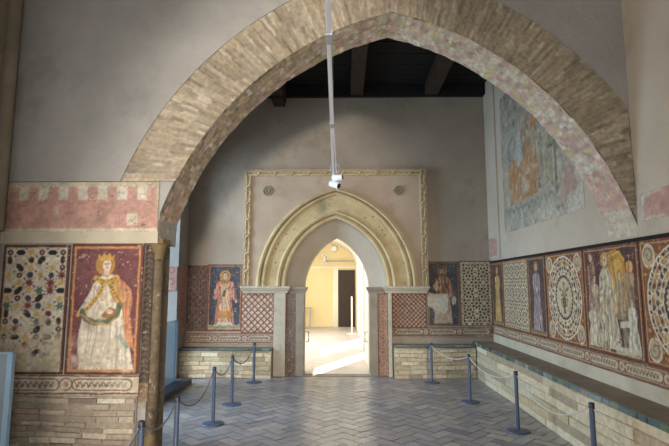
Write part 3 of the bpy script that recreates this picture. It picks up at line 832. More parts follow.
# ---------- back wall, right of the doorway
c = diaper(.62, .62, .009, 55, (170, 120, 90), (100, 58, 50), (150, 90, 64), .08, True)
c.mottle(.08, .05); c.frame(.006, .614, .006, .614, .02, (116, 60, 44)); c.wear(-.17, (190, 172, 144), .10)
panel(c, 'painted_tilework', wallY(.885, .835, YQ - .004), 'fine red knotwork tile pattern beside the right jamb of the doorway', 'fresco')
W, H = .575, 1.16
c = Cv(W, H, .008, (54, 58, 66), 56); cx = .27
c.mottle(.2, .08); c.rec = True
robe(c, cx, .06, 1.02, .17, .15, (150, 112, 80), (104, 74, 54), 7)
c.poly([(cx + .02, .86), (cx + .12, .84), (cx + .17, .72), (cx + .20, .52), (cx + .12, .50), (cx + .08, .66)], (160, 92, 66))
c.poly([(cx - .12, .62), (cx - .17, .72), (cx - .10, .82), (cx - .02, .72), (cx - .04, .64)], (176, 138, 104)); c.ell(cx - .13, .70, .035, .05, (190, 150, 116))
c.drape(.2, .06)
c.poly([(cx - .03, .62), (cx, .78), (cx + .08, .76), (cx + .06, .60)], (120, 88, 62)); c.line([(cx + .03, .86), (cx + .10, .62)], .02, (60, 46, 40))
face(c, cx - .01, .965, .058, (176, 132, 100), (96, 70, 52), 0, (136, 98, 62), 1.5, (104, 76, 56))
c.mottle(.12, .05); c.wear(-.20, (170, 150, 124), .10)
c.frame(.01, W - .01, .01, H - .01, .02, (120, 70, 46)); c.frame(.026, W - .026, .026, H - .026, .008, (176, 130, 80))
# plaster repairs over lost paint
c.poly([(.02, .60), (.12, .575), (.36, .575), (.37, .50), (.36, .35), (.34, .24), (.12, .20), (.09, .32), (-.02, .36), (-.02, .48)], (196, 184, 160)); c.poly([(.42, .48), (.47, .54), (.51, .50), (.50, .40), (.44, .38)], (196, 182, 158))
c.poly([(.10, .05), (.12, .24), (.40, .24), (.44, .05)], (186, 166, 134), .8)
for k in range(6): c.line([(.14 + k * .05, .06), (.15 + k * .045, .22)], .008, (150, 126, 98), .7)
c.mottle(.05, .04)
panel(c, 'fresco_panel', wallY(1.535, .865, YQ), 'damaged fresco of a bearded robed figure with a pale plaster patch, right of the doorway')
W, H = .58, 1.17
c = Cv(W, H, .008, (204, 182, 142), 57)
for j in range(7):
    for i in range(4):
        x = (i - (.5 if j % 2 else 0)) * .27 + .02; y = .04 + j * .185
        rosette(c, x, y, .150, (46, 38, 34), 1, .39 * (j % 2))
c.mottle(.08, .04); c.frame(.01, W - .01, .01, H - .01, .02, (110, 62, 44)); c.frame(.026, W - .026, .026, H - .026, .010, (206, 190, 158)); c.wear(-.22, (190, 170, 136), .10)
panel(c, 'fresco_panel', wallY(2.115, .865, YQ), 'cream fresco lattice with black pieces in the right back corner')
c = Cv(1.80, .19, .009, (180, 150, 118), 58); dado(c, 0, 1.80, .015, .175, 3, (120, 78, 56), (196, 178, 140), (60, 46, 44))
c.wear(-.10, (190, 172, 140), .10, lambda X, Y: np.where(X > 1.45, .22, 0))
panel(c, 'painted_border', wallY(.885, .675, YQ), 'dark cartouche border above the back bench, under the bearded figure', 'border')

# ---------- right wall
XQ = XR - .012; TX = (.010, 0, 0); ZP, HP = .905, 1.09
def rpanel(c, y0, label, z0=ZP):
    return panel(c, 'fresco_panel', wallX(y0, z0, XQ), label, thick=TX, veil=.06, sat=.95)
def edge(c, W, H, col=(112, 62, 42)):
    c.frame(.010, W - .010, .012, H - .012, .024, col); c.frame(.028, W - .028, .030, H - .030, .010, (196, 158, 96))
def slim(W, seed, bg, col, dk, skin):
    c = Cv(W, HP, .009, bg, seed); c.mottle(.2, .06); cx = W * .5
    robe(c, cx, .07, .98, W * .27, W * .22, col, dk, 5)
    c.drape(.22, .06)
    c.line([(cx - W * .2, .60), (cx, .66), (cx + W * .18, .58)], .03, dk, .8); c.ell(cx, .64, W * .06, .03, skin)
    face(c, cx, .945, .05, skin, (120, 90, 58), 0, (186, 142, 72), 1.4)
    c.rect(.03, W - .03, .03, .08, (120, 98, 72)); c.mottle(.1, .05); c.wear(-.10, (176, 156, 124), .10); edge(c, W, HP); return c
rpanel(slim(.60, 61, (84, 52, 40), (190, 150, 84), (140, 100, 52), (206, 172, 130)), 8.95, 'narrow fresco of a figure in ochre robe at the right wall far end')
W = 1.10; c = Cv(W, HP, .008, (170, 138, 92), 62)
for j in range(7):
    for i in range(6):
        x = (i - (.5 if j % 2 else 0)) * .25 + .04; y = .04 + j * .175
        c.ring(x, y, .098, .098, .016, (206, 196, 170)); c.star(x, y, .135, 8, (206, 196, 170), .7, .2, .6)
        rosette(c, x, y, .148, [(76, 56, 42), (58, 52, 54), (128, 84, 48)], 1, .39 * (j % 2), 8, (160, 120, 60))
c.mottle(.06, .05); c.wear(-.14, (198, 180, 146), .10); edge(c, W, HP, (130, 84, 50))
rpanel(c, 8.33, 'cream strapwork lattice fresco between the two narrow standing figures on the right wall')
rpanel(slim(.60, 63, (74, 56, 52), (146, 126, 124), (104, 88, 92), (196, 166, 136)), 7.21, 'narrow fresco of a standing figure in grey violet robe on the right wall')

def curl(c, x, y, r, col, sx=1, sy=1):
    pts = [(x + sx * r * (1 - t / 9) * math.cos(t), y + sy * r * 1.1 * (1 - t / 9) * math.sin(t)) for t in np.linspace(0, 7.5, 40)]
    c.line(pts, r * .17, col)
def medallion(W, seed, motif):
    c = Cv(W, HP, .006, (126, 76, 46), seed); c.mottle(.15, .05)
    cx, cy = W / 2, HP / 2; rx, ry = W * .43, HP * .455
    for sx in (-1, 1):
        for sy in (-1, 1):
            c.ell(cx + sx * (W / 2 - .13), cy + sy * (HP / 2 - .14), .085, .10, (176, 156, 122)); curl(c, cx + sx * (W / 2 - .13), cy + sy * (HP / 2 - .14), .075, (112, 92, 72), sx, sy); c.ring(cx + sx * (W / 2 - .13), cy + sy * (HP / 2 - .14), .085, .10, .012, (214, 204, 178))
            for q in range(5): c.ell(cx + sx * (W / 2 - .07 - q * .055), cy + sy * (HP / 2 - .30 + q * .055), .022, .014, (188, 132, 62), 1, q)
    c.ell(cx, cy, rx, ry, (150, 108, 68))
    for d in (-1, 1):
        for (d0, nn) in ((.55, 18), (.95, 14)):
            for k in range(nn):
                a = 2 * PI * k / nn; pts = [(cx + rx * f * math.cos(a + d * d0 * (f - .55)), cy + ry * f * math.sin(a + d * d0 * (f - .55))) for f in np.linspace(.54, .99, 7)]
                c.line(pts, .013, (208, 198, 172))
    for f in (.66, .78, .90): c.ring(cx, cy, rx * f, ry * f, .011, (208, 198, 172))
    for ring, (f, n, l, w) in enumerate(((.945, 36, .022, .012), (.84, 28, .028, .018), (.72, 28, .026, .015), (.61, 18, .026, .014))):
        for k in range(n):
            a = 2 * PI * (k + .5 * (ring % 2)) / n; x, y = cx + rx * f * math.cos(a), cy + ry * f * math.sin(a)
            col = [(52, 48, 50), (100, 66, 48), (64, 54, 52), (180, 138, 74)][(k * 2 + ring) % 4]
            t = math.atan2(ry * math.cos(a), -rx * math.sin(a)) + (PI / 4 if k % 2 else -PI / 4)
            c.hexa(x, y, l, w, t, col)
    ix, iy = rx * .52, ry * .52
    c.ell(cx, cy, ix, iy, (58, 48, 52))
    for k in range(28):
        a = 2 * PI * k / 28; c.ell(cx + ix * math.cos(a), cy + iy * math.sin(a), .017, .019, (58, 48, 52)); c.ell(cx + ix * .9 * math.cos(a), cy + iy * .9 * math.sin(a), .013, .014, (206, 190, 156))
    c.ell(cx, cy, ix * .88, iy * .88, (190, 172, 136))
    if motif:     # a double handled flower vase
        d = (86, 68, 54)
        c.poly([(cx - .03, cy - .19), (cx + .03, cy - .19), (cx + .015, cy - .13), (cx + .055, cy - .06), (cx + .04, cy), (cx - .04, cy), (cx - .055, cy - .06), (cx - .015, cy - .13)], d)
        for s in (-1, 1):
            c.line([(cx, cy), (cx + s * .05, cy + .08), (cx + s * .10, cy + .10)], .016, d); c.line([(cx + s * .04, cy - .03), (cx + s * .09, cy - .02), (cx + s * .08, cy - .09), (cx + s * .03, cy - .11)], .012, d)
            c.ell(cx + s * .10, cy + .10, .026, .02, (140, 92, 52)); c.ell(cx + s * .06, cy + .03, .03, .014, d, 1, s * .6)
        c.line([(cx, cy), (cx, cy + .16)], .016, d); c.star(cx, cy + .165, .036, 6, (140, 92, 52), .5)
    else:
        rosette(c, cx, cy, .19, [(70, 52, 50), (140, 86, 52)], 1)
    c.ring(cx, cy, rx, ry, .016, (218, 208, 182)); c.ring(cx, cy, rx * .57, ry * .57, .012, (214, 202, 174))
    c.mottle(.07, .04); c.wear(-.16, (196, 178, 146), .10); edge(c, W, HP); return c
rpanel(medallion(1.02, 64, True), 6.58, 'oval strapwork medallion fresco with a vase shape in its centre, midway along the right wall')
W = 1.03; c = Cv(W, HP, .006, (84, 50, 46), 65); c.mottle(.18, .06)
# throne and standing group
c.poly([(.46, .40), (.40, .92), (.50, 1.03), (.66, 1.05), (.80, .96), (.84, .40)], (180, 124, 56)); c.poly([(.56, .42), (.56, .90), (.70, .98), (.76, .90), (.76, .42)], (206, 156, 66)); c.line([(.52, .98), (.72, 1.02), (.80, .93)], .02, (214, 170, 82)); c.line([(.58, 1.0), (.68, .45)], .018, (150, 96, 44))
robe(c, .16, .42, .62, .085, .085, (150, 108, 88), (104, 72, 60), 4); face(c, .16, .985, .040, (196, 168, 140), (110, 84, 62), 0, (150, 104, 62), 1.3)
robe(c, .22, .26, .55, .09, .08, (170, 146, 116), (120, 98, 78), 4); face(c, .22, .76, .036, (190, 160, 130), (100, 78, 60))
c.rec = True
c.poly([(.34, .06), (.30, .36), (.30, .58), (.33, .78), (.40, .88), (.50, .88), (.58, .76), (.62, .58), (.60, .40), (.66, .20), (.68, .06)], (190, 172, 140))
for k in range(8): c.line([(.36 + k * .04, .08), (.35 + k * .035, .34), (.38 + k * .022, .60)], .008, (136, 116, 92), .9)
for k in range(4): c.line([(.38 + k * .05, .10), (.37 + k * .045, .35)], .010, (212, 198, 168), .8)
c.poly([(.32, .50), (.40, .42), (.56, .40), (.60, .50), (.50, .56), (.38, .56)], (176, 154, 120)); face(c, .45, .945, .052, (206, 182, 152), (180, 134, 72), 0, (196, 146, 62), 1.6)
robe(c, .70, .36, .46, .085, .085, (164, 142, 106), (116, 94, 68), 4); face(c, .70, .78, .040, (190, 162, 128), (150, 116, 74))
robe(c, .86, .42, .50, .085, .085, (156, 128, 92), (112, 86, 60), 4); face(c, .88, .86, .040, (186, 152, 118), (206, 160, 62), 0, (190, 138, 50), 1.5)
robe(c, .14, .05, .46, .115, .085, (178, 162, 134), (128, 112, 90), 5); face(c, .14, .47, .036, (190, 166, 136), (104, 84, 66))
c.poly([(.08, .05), (.10, .24), (.24, .30), (.34, .20), (.36, .05)], (186, 170, 140)); c.poly([(.30, .03), (.34, .14), (.44, .10), (.46, .03)], (150, 132, 104))
c.poly([(.70, .04), (.70, .36), (.80, .42), (.88, .34), (.90, .04)], (128, 112, 86)); robe(c, .88, .06, .52, .10, .075, (198, 186, 160), (146, 132, 108), 5); face(c, .88, .53, .036, (190, 164, 132), (110, 88, 66))
c.drape(.13, .085)
c.poly([(.66, .28), (.66, .34), (.86, .36), (.86, .30)], (196, 184, 158)); c.rect(.56, .98, .03, .10, (196, 184, 156), .8)
for (x, y) in ((.62, .14), (.66, .11), (.645, .17), (.69, .15)): c.star(x, y, .018, 4, (54, 60, 70), .5)
c.mottle(.10, .04); c.wear(-.15, (190, 172, 138), .09, lambda X, Y: np.clip((.3 - Y) * .25, -.03, .08)); edge(c, W, HP)
rpanel(c, 5.545, 'fresco of a seated robed figure before an orange throne with a crowd of attendants')
rpanel(medallion(1.12, 66, False), 4.495, 'large oval strapwork medallion fresco cut by the right edge of the view')
rpanel(slim(.60, 67, (84, 52, 46), (170, 150, 120), (120, 100, 80), (196, 166, 136)), 3.355, 'narrow figure fresco on the right wall nearest the viewer, outside the view')
Ld = 6.1; c = Cv(Ld, .175, .008, (180, 150, 118), 68); dado(c, 0, Ld, .005, .17, 9, (140, 84, 46), (200, 180, 138), (96, 70, 52))
c.wear(-.14, (196, 176, 140), .12)
panel(c, 'painted_border', wallX(8.98, .735, XQ), 'long ochre cartouche border running under the right wall frescoes', 'border', TX)
mb = MB(); mb.box(XQ - .002, XR, .5, 8.98, .56, .735)
struct(mb.build('baseboard_right', 'plaster_cream'), 'cream plaster strip above the long right bench', 'trim')
mb = MB(); mb.box(XQ - .003, XR, 2.4, 8.98, 1.995, 2.03)
struct(mb.build('trim_6', 'dark_wood'), 'thin dark line above the right wall frescoes', 'trim')

# upper damaged painting
W, H = 2.72, 2.30
c = Cv(W, H, .013, (172, 163, 142), 71)
n = fbm((c.ny, c.nx), .35 / c.res, c.rng, 5)
def blend(mask, col):
    k = np.clip(mask, 0, 1)[..., None]; c.a = c.a * (1 - k) + np.array(rgb(*col)) * k
XX, YY = np.meshgrid(c.U, c.V)
blend((n - .50) * 3.5, (128, 130, 116)); blend((.42 - n) * 6, (176, 164, 136))
blend((YY - 1.5) * 1.2, (130, 126, 114))
or_ = (184, 124, 66)
c.poly([(.35, .45), (.32, .95), (.45, 1.15), (.62, 1.08), (.75, .98), (.98, 1.0), (1.15, 1.22), (1.22, 1.5), (1.38, 1.72), (1.55, 1.85), (1.60, 1.6), (1.46, 1.3), (1.45, 1.0), (1.52, .7), (1.45, .42), (.9, .36)], or_, .95)
c.poly([(.30, 1.0), (.28, 1.35), (.48, 1.50), (.70, 1.40), (.78, 1.15), (.62, 1.08), (.45, 1.15)], (122, 134, 130), .8)
c.poly([(.85, 1.05), (.92, 1.6), (1.08, 1.75), (1.15, 1.3), (1.05, 1.05)], (166, 112, 70), .85); c.ell(.98, 1.62, .10, .14, (186, 150, 112), .9); c.ell(.52, 1.32, .09, .12, (170, 150, 124), .9)
for k in range(14): c.line([(.45 + k * .07, .5), (.5 + k * .07, .95 + .1 * math.sin(k))], .02, (150, 92, 46) if k % 2 else (206, 152, 92), .6)
c.poly([(1.60, .45), (1.55, 1.0), (1.66, 1.6), (1.80, 1.9), (1.95, 1.5), (1.95, .9), (2.0, .5)], (150, 146, 104), .8); c.poly([(1.66, .6), (1.66, 1.2), (1.80, 1.5), (1.86, 1.0), (1.84, .6)], (186, 176, 146), .8)
for k in range(18):
    x = 1.6 + .4 * c.rng.random(); y = .5 + 1.2 * c.rng.random(); c.line([(x, y), (x + .06, y + .12), (x + .02, y + .2)], .02, (112, 116, 76), .7)
c.warp(.03, .22); n4 = fbm((c.ny, c.nx), .09 / c.res, c.rng, 4); blend((n4 - .50) * 4, (184, 174, 152)); n5 = fbm((c.ny, c.nx), .12 / c.res, c.rng, 4); blend((n5 - .62) * 5, (110, 110, 98))
c.rect(.05, 2.05, .22, .42, (164, 160, 138), .8)
for k in range(26): c.ell(.1 + k * .078, .32 + .03 * math.sin(k * 2.3), .028, .045, (112, 118, 96), .7, k)
c.rect(0, .10, .05, 2.3, (172, 152, 122), .8); c.rect(2.02, 2.07, .3, 2.3, (120, 112, 74), .9)
blend(np.where((XX > 2.1), .8, 0) * np.clip(1.2 - abs(XX - 2.4) * 3, 0, 1) * np.clip((n - .35) * 5, 0, 1), (196, 150, 128)); 
c.mottle(.14, .06)
c.poly([(.55, 1.15), (.7, 1.3), (.82, 1.7), (.9, 1.3), (.95, 1.05), (.75, .98)], (176, 184, 180), .7)
c.wear(-.02, (190, 180, 162), .16, lambda X, Y: np.where(X > 2.1, .22, 0) + np.where(X < .12, .10, 0) + np.clip((.20 - Y) * 1.6, 0, .4) + np.clip((.05 - X) * 6, 0, .5) + np.clip((X - 2.5) * 2, 0, .6))
panel(c, 'wall_painting', wallX(8.16, 2.45, XR - .004), 'large damaged painting with orange forms high on the right wall', 'fresco', (.003, 0, 0), None)
# pink remains
def pink(y0, z0, w, h, seed, label):
    c = Cv(w, h, .012, (190, 140, 122), seed); c.mottle(.12, .1)
    e = lambda X, Y: np.clip(.5 - np.minimum(np.minimum(X, w - X) / .08, np.minimum(Y, h - Y) / .06) * .5, -.1, .6)
    c.wear(-.05, (196, 186, 168), .12, e)
    panel(c, 'painted_patch', wallX(y0, z0, XR - .034 if y0 > 8.4 else XR - .004), label, 'paint patch', (.003, 0, 0), 'pink paint remains')
pink(8.98, 2.09, .50, .34, 72, 'pink paint remnant in the right back corner above the lattice')
pink(4.42, 2.17, .85, .25, 73, 'pink paint remnant on the near right wall beyond the arch foot')

# ================================================================== CARVED DOORWAY
YP = 8.88
portal = thing('stone_portal', 'carved ochre stone doorway with pointed mouldings inside a knotted square frame', 'portal', (-.12, YP, 0))
PCX = -.12
outer = parch(PCX - .0, 1.58, 1.46, 1.79, 60); mid = parch(PCX, 1.58, 1.10, 1.385, 60); nich = parch(PCX, 1.58, .905, 1.22, 60)
rim = parch(PCX, 1.58, 1.27, 1.66, 60)
def loft(A, B, prof):
    rows = []
    for f, y in prof: rows.append([(a[0] * (1 - f) + b[0] * f, y, a[1] * (1 - f) + b[1] * f) for a, b in zip(A, B)])
    m = MB(); m.grid(rows, None, False); return m
YD = 9.22; kD = YD / 8.90
tin = [(x * kD, 1.6 + (z - 1.6) * kD) for x, z in parch(DCX, DZ, DS, DH, 60)]
npts = parch(PCX, 1.58, .905, 1.22, 60)
mb = MB(); mb.grid([[(a[0] * (1 - f) + b[0] * f, YP + .03 + (YD - YP - .03) * g, a[1] * (1 - f) + b[1] * f) for a, b in zip(npts, tin)] for f, g in ((0, 0), (0, .18), (.35, .45), (.7, .75), (1, 1))], None, True)
mb.build('splayed_soffit', 'tympanum', portal)
mb = MB(); holed_wall(mb, PCX - 1.05, PCX + 1.05, 2.95, YD, YB + .55, tin); mb.build('door_wall', 'tympanum', portal)
# panel of pinkish plaster in the spandrels
mb = MB(); holed_wall(mb, -1.72, 1.44, 3.63, YP + .02, YB + .01, outer, z0=1.58)
mb.build('spandrel_panel', 'plaster_pink', portal)
loft(rim, outer, [(0, 9.0), (0, YP - .01), (.04, YP - .045), (.20, YP - .065), (.36, YP - .045), (.40, YP + .02), (.50, YP + .02), (.54, YP - .07), (.70, YP - .09), (.84, YP - .07), (.88, YP - .01), (1.0, YP - .01), (1.0, 9.0)]).build('outer_moulding', 'stone_ochre', portal)
loft(mid, rim, [(0, YP + .005), (.5, YP + .0), (1, YP + .005)]).build('archivolt', 'stone_pitted', portal)
loft(nich, mid, [(0, 9.0), (0, YP + .01), (.05, YP - .035), (.20, YP - .05), (.34, YP - .035), (.38, YP + .03), (.50, YP + .03), (.54, YP - .05), (.72, YP - .075), (.88, YP - .05), (.92, YP + .005), (1.0, YP + .005)]).build('inner_moulding', 'stone_ochre', portal)
# knotted frame: two twisted strands on a flat band
mb = MB()
mb.box(-1.80, -1.685, YP + .0, YB, 1.58, 3.715); mb.box(1.405, 1.52, YP + .0, YB, 1.58, 3.715); mb.box(-1.685, 1.405, YP + .0, YB, 3.60, 3.715)
mb.box(-1.815, -1.79, YP - .02, YB, 1.58, 3.73); mb.box(1.51, 1.535, YP - .02, YB, 1.58, 3.73); mb.box(-1.79, 1.51, YP - .02, YB, 3.705, 3.73)
frame_o = mb.build('square_frame', 'plaster_pink', portal, .006)
def knot(s, ph):
    # position across the band along distance s, with tight crossings
    q = 2 * PI * s / .62 + ph; v = max(-1, min(1, math.sin(q) * 3.2)); return .034 * math.sin(v * PI / 2) + .008 * math.sin(q * 5), math.cos(q)
mb = MB()
for ph in (0, PI):
    for (ax, a0, a1, fx) in (('z', 1.6, 3.66, -1.742), ('z', 1.6, 3.66, 1.462), ('x', -1.74, 1.46, 3.657)):
        pts = []
        for k in range(int((a1 - a0) / .02) + 1):
            s = a0 + k * .02; d, dep = knot(s, ph); y = YP - .018 - .012 * dep
            pts.append((fx + d, y, s) if ax == 'z' else (s, y, fx + d))
        mb.tube(pts, .017, 8)
mb.build('knotted_moulding', 'stone_ochre', portal)
for bx in (-1.385, 1.035):
    mb = MB()
    for r, yy in ((.082, -.02), (.040, -.03)):
        rows = []
        for q in np.linspace(0, 2 * PI, 25)[:-1]:
            rows.append([(bx + (r + .011 * math.cos(w)) * math.cos(q), YP + .012 + .020 * math.sin(w), 3.325 + (r + .011 * math.cos(w)) * math.sin(q)) for w in np.linspace(0, 2 * PI, 9)[:-1]])
        rows.append(rows[0]); mb.grid(rows, None, True, True)
    mb.face([(bx + .08 * math.cos(a), YP + .016, 3.325 + .08 * math.sin(a)) for a in np.linspace(2 * PI, 0, 17)[:-1]])
    s = 1 if bx < 0 else -1
    mb.hexa([(bx + s * .09, YP, 3.31), (bx + s * .12, YP, 3.322), (bx + s * .12, YP + .03, 3.322), (bx + s * .09, YP + .03, 3.31), (bx + s * .09, YP, 3.34), (bx + s * .12, YP, 3.328), (bx + s * .12, YP + .03, 3.328), (bx + s * .09, YP + .03, 3.34)])
    mb.build('roundel', 'stone_grey', portal)
# imposts, piers, door posts
def impost(x0, x1, yf, z0=1.45, z1=1.58):
    m = MB(); pr = [(z0, 0), (z0 + .02, -.012), (z0 + .045, -.015), (z0 + .05, -.03), (z0 + .085, -.05), (z0 + .09, -.06), (z1, -.06)]
    rows = [[(x0 + o * .8, yf + o + .03, z), (x1 - o * .8, yf + o + .03, z), (x1 - o * .8, YB + .21 if yf > 8.89 else YB, z), (x0 + o * .8, YB + .21 if yf > 8.89 else YB, z)] for z, o in pr]
    m.grid(rows, None, False, True); m.face(rows[-1]); m.face(rows[0][::-1]); return m
impost(-1.80, -1.00, YP - .02).build('impost', 'stone_pale', portal, .004); impost(.765, 1.50, YP - .02).build('impost', 'stone_pale', portal, .004)
impost(-.97, -.70, YP + .02, 1.44, 1.565).build('impost', 'stone_grey', portal, .004); impost(.47, .74, YP + .02, 1.44, 1.565).build('impost', 'stone_grey', portal, .004)
mb = MB(); mb.box(-1.24, -1.03, YP, YB, 0, 1.45); mb.build('pier', 'stone_pale', portal, .006)
mb = MB(); mb.box(.805, .87, YP, YB, 0, 1.45); mb.build('pier', 'stone_pale', portal, .006)
mb = MB(); mb.box(-.845, -.70, YP + .01, YD, 0, 1.45); mb.build('door_post', 'stone_grey', portal, .008)
mb = MB(); mb.box(.47, .62, YP + .01, YD, 0, 1.45); mb.build('door_post', 'stone_grey', portal, .008)
def strip(x0, w, seed, bg, ink):
    c = Cv(w, 1.44, .009, bg, seed)
    for k in range(12):
        y = .06 + k * .12; c.ring(w / 2, y, w * .28, .05, .012, ink); c.star(w / 2, y, .03, 6, ink, .5); c.star(w * .12, y + .06, .02, 4, ink, .5); c.star(w * .88, y + .06, .02, 4, ink, .5)
    c.frame(.008, w - .008, .008, 1.432, .014, (124, 70, 52)); c.mottle(.12, .05); c.wear(-.08, (176, 150, 122), .09, lambda X, Y: np.clip((.3 - Y) * .4, 0, .12))
    c.warp(); c.age(); c.mesh('painted_strip', wallY(x0, .0, YP + .03), portal, 'fresco', (0, .09, 0))
strip(-1.03, .185, 81, (116, 92, 76), (84, 58, 50)); strip(.62, .185, 82, (176, 134, 104), (124, 66, 50))
mb = MB(); mb.box(-.70, .47, YP + .0, YB + .1, 0.0, .012); mb.build('threshold', 'stone_grey', portal)

# ================================================================== BENCHES
def bench(name, label, x0, x1, y0, y1, zt, faceX=False, seed=1):
    t = thing(name, label, 'bench', ((x0 + x1) / 2, (y0 + y1) / 2, 0), 'masonry benches along the walls')
    rnd = random.Random(seed)
    mb = MB(); mb.box(x0, x1, y0, y1, 0, zt - .045, rgb(160, 144, 118))
    pal = [(200, 184, 152), (194, 177, 146), (206, 192, 162), (184, 166, 134), (196, 178, 146), (178, 156, 124)]
    if faceX: brick_courses(mb, y0, y1, 0, zt - .05, lambda u, v, d: (x0 + d, u, v), .088, .8, pal, rnd, .014, .25)
    else:
        brick_courses(mb, x0, x1, 0, zt - .05, lambda u, v, d: (u, y0 + d, v), .068, .27, pal, rnd, .022, .06)
    mb.build('brick_front', 'masonry', t, colors=True)
    mb = MB()
    if faceX: mb.box(x0 + .03, x1, y0, y1, zt - .05, zt)
    else: mb.box(x0, x1, y0 + .03, y1, zt - .05, zt)
    mb.build('seat_slab', 'bench_top', t)
    mb = MB(); u = (y0 if faceX else x0); end = (y1 if faceX else x1)
    pal = [(74, 98, 90), (92, 114, 106), (62, 84, 82), (126, 134, 122), (84, 104, 92), (102, 118, 112), (70, 88, 92)]
    th = .046 if faceX else .030
    while u < end - .01:
        l = min(rnd.uniform(.11, .15), end - u); c = tuple(q / 255 * rnd.uniform(.9, 1.1) for q in rnd.choice(pal)); g = .002; j = rnd.uniform(-.004, .004)
        if faceX: mb.box(x0 - .012 + j, x0 + .03, u + g, u + l - g, zt - th, zt + .002, c)
        else: mb.box(u + g, u + l - g, y0 - .012 + j, y0 + .03, zt - th, zt + .002, c)
        u += l
    mb.build('tile_edge', 'glazed_tile', t, colors=True)
bench('masonry_bench', 'small limewashed brick bench left of the doorway', XL, -1.25, 8.72, YB - .014, .50, False, 91)
bench('masonry_bench', 'limewashed brick bench right of the doorway, ending in the corner', .89, 2.30, 8.74, YB - .014, .56, False, 92)
bench('masonry_bench', 'long bench with green tile edge along the right wall', 2.32, XR - .016, .4, YB - .014, .60, True, 93)

# ================================================================== STANCHIONS AND CORDS
HS = .645
def stanchion_proto(label):
    t = thing('barrier_post', label, 'barrier post', (0, 0, 0), 'barrier posts')
    mb = MB(); mb.lathe([(.128, 0), (.130, .004), (.128, .012), (.110, .016), (.05, .020), (.028, .026)], n=28); mb.build('base', 'steel_blue', t)
    mb = MB(); mb.lathe([(.0215, .02), (.0215, HS - .03)], n=16); mb.build('pole', 'steel_blue', t)
    mb = MB(); mb.lathe([(.024, HS - .04), (.024, HS - .004), (.020, HS)], n=16)
    for s in (-1, 1): mb.tube([(s * .02, 0, HS - .05), (s * .045, 0, HS - .05), (s * .045, 0, HS - .032)], .005, 6)
    mb.build('hook_collar', 'dark_steel', t); return t
posts = [((-1.43, 3.60), 'blue grey barrier post nearest the viewer, in front of the left pier'), ((-1.43, 4.36), 'blue grey barrier post at the left pier corner, second from the viewer'),
         ((-1.512, 5.90), 'blue grey barrier post on the left, third from the viewer'), ((-1.508, 6.84), 'blue grey barrier post on the left, second from the small bench'), ((-1.483, 8.36), 'blue grey barrier post right in front of the small left bench'),
         ((1.462, 8.36), 'blue grey barrier post in front of the back right bench'), ((1.747, 7.03), 'blue grey barrier post on the right, between the back bench and the next'),
         ((1.928, 5.68), 'blue grey barrier post on the right with its whole base showing near the long bench'), ((2.03, 4.20), 'blue grey barrier post on the right cut off by the lower edge')]
first = stanchion_proto(posts[0][1]); kids = list(first.children)
for k, ((x, y), lab) in enumerate(posts):
    if k == 0: r = first
    else:
        r = first.copy(); COL.objects.link(r)
        for ch in kids:
            d = ch.copy(); COL.objects.link(d); d.parent = r
    r.location = (x, y, 0); r.rotation_euler = (0, 0, PI / 2); r['label'] = lab
def cord(a, b, sag, r, mat, label, group):
    mb = MB(); n = 24
    pts = [(a[0] + (b[0] - a[0]) * t, a[1] + (b[1] - a[1]) * t, HS - .045 - sag * 4 * t * (1 - t)) for t in np.linspace(0, 1, n)]
    mb.tube(pts, r, 8); tag(mb.build('barrier_rope', mat), label, 'rope', group)
P = [p for p, l in posts]
def ends(a, b):
    return ((a[0], a[1] + .045 if b[1] > a[1] else a[1] - .045), (b[0], b[1] - .045 if b[1] > a[1] else b[1] + .045))
for i, (s, lab) in enumerate(((.10, 'dark cord from the nearest left barrier post to the pier corner post'), (.17, 'dark cord from the pier corner post to the third left post'), (.12, 'dark cord between the third and fourth left posts'), (.16, 'dark cord to the post before the small left bench'))):
    a, b = ends(P[i], P[i + 1]); cord(a, b, s, .0075, 'cord_grey', lab, 'cords of the left barrier')
for i, (s, lab) in enumerate(((.10, 'pale cord between the two far right barrier posts'), (.12, 'pale cord between second and third right barrier posts'), (.20, 'pale cord from the whole right post to the cut off one'))):
    a, b = ends(P[5 + i], P[6 + i]); cord(a, b, s, .005, 'cord_white', lab, 'cords of the right barrier')
a, b = ends(P[8], (2.05, 2.6)); cord(a, b, .22, .006, 'cord_white', 'pale cord running from the cut off right post towards the viewer', 'cords of the right barrier')
a, b = ends((-1.40, 2.4), P[0]); cord(a, b, .14, .0075, 'cord_grey', 'dark cord hanging from the nearest left post towards the viewer', 'cords of the left barrier')
for xy in ((2.05, 2.6), (-1.40, 2.4)):
    r = first.copy(); COL.objects.link(r); r.location = (xy[0], xy[1], 0)
    r['label'] = 'blue grey barrier post outside the view on the ' + ('right' if xy[0] > 0 else 'left')
    for ch in kids:
        d = ch.copy(); COL.objects.link(d); d.parent = r

# ================================================================== GLASS SCREENS
t = thing('glass_screen', 'bluish glass screen at the left edge in front of the pier', 'glass screen', (-2.95, 4.15, 0))
mb = MB(); mb.box(XN + .01, -2.79, 4.14, 4.16, 0.0, 1.03); mb.build('pane', 'glass', t)
mb = MB(); mb.box(-2.79, -2.745, 4.13, 4.17, 0, 1.035); mb.build('edge_strip', 'blue_edge', t)
mb = MB(); mb.box(XN + .01, -2.745, 4.13, 4.17, 1.03, 1.045); mb.build('top_rail', 'blue_edge', t)
t = thing('glass_screen', 'glass screen on a dark step at the daylit left opening', 'glass screen', (-2.68, 7.6, 0))
mb = MB(); mb.box(-2.70, -2.68, 6.6, 7.98, .08, 1.03); mb.build('pane', 'glass', t)
mb = MB(); mb.box(-2.71, -2.67, 7.98, 8.03, .08, 1.04); mb.build('edge_strip', 'blue_edge', t)
mb = MB(); mb.box(-2.71, -2.67, 6.6, 8.03, 1.03, 1.045); mb.build('top_rail', 'blue_edge', t)
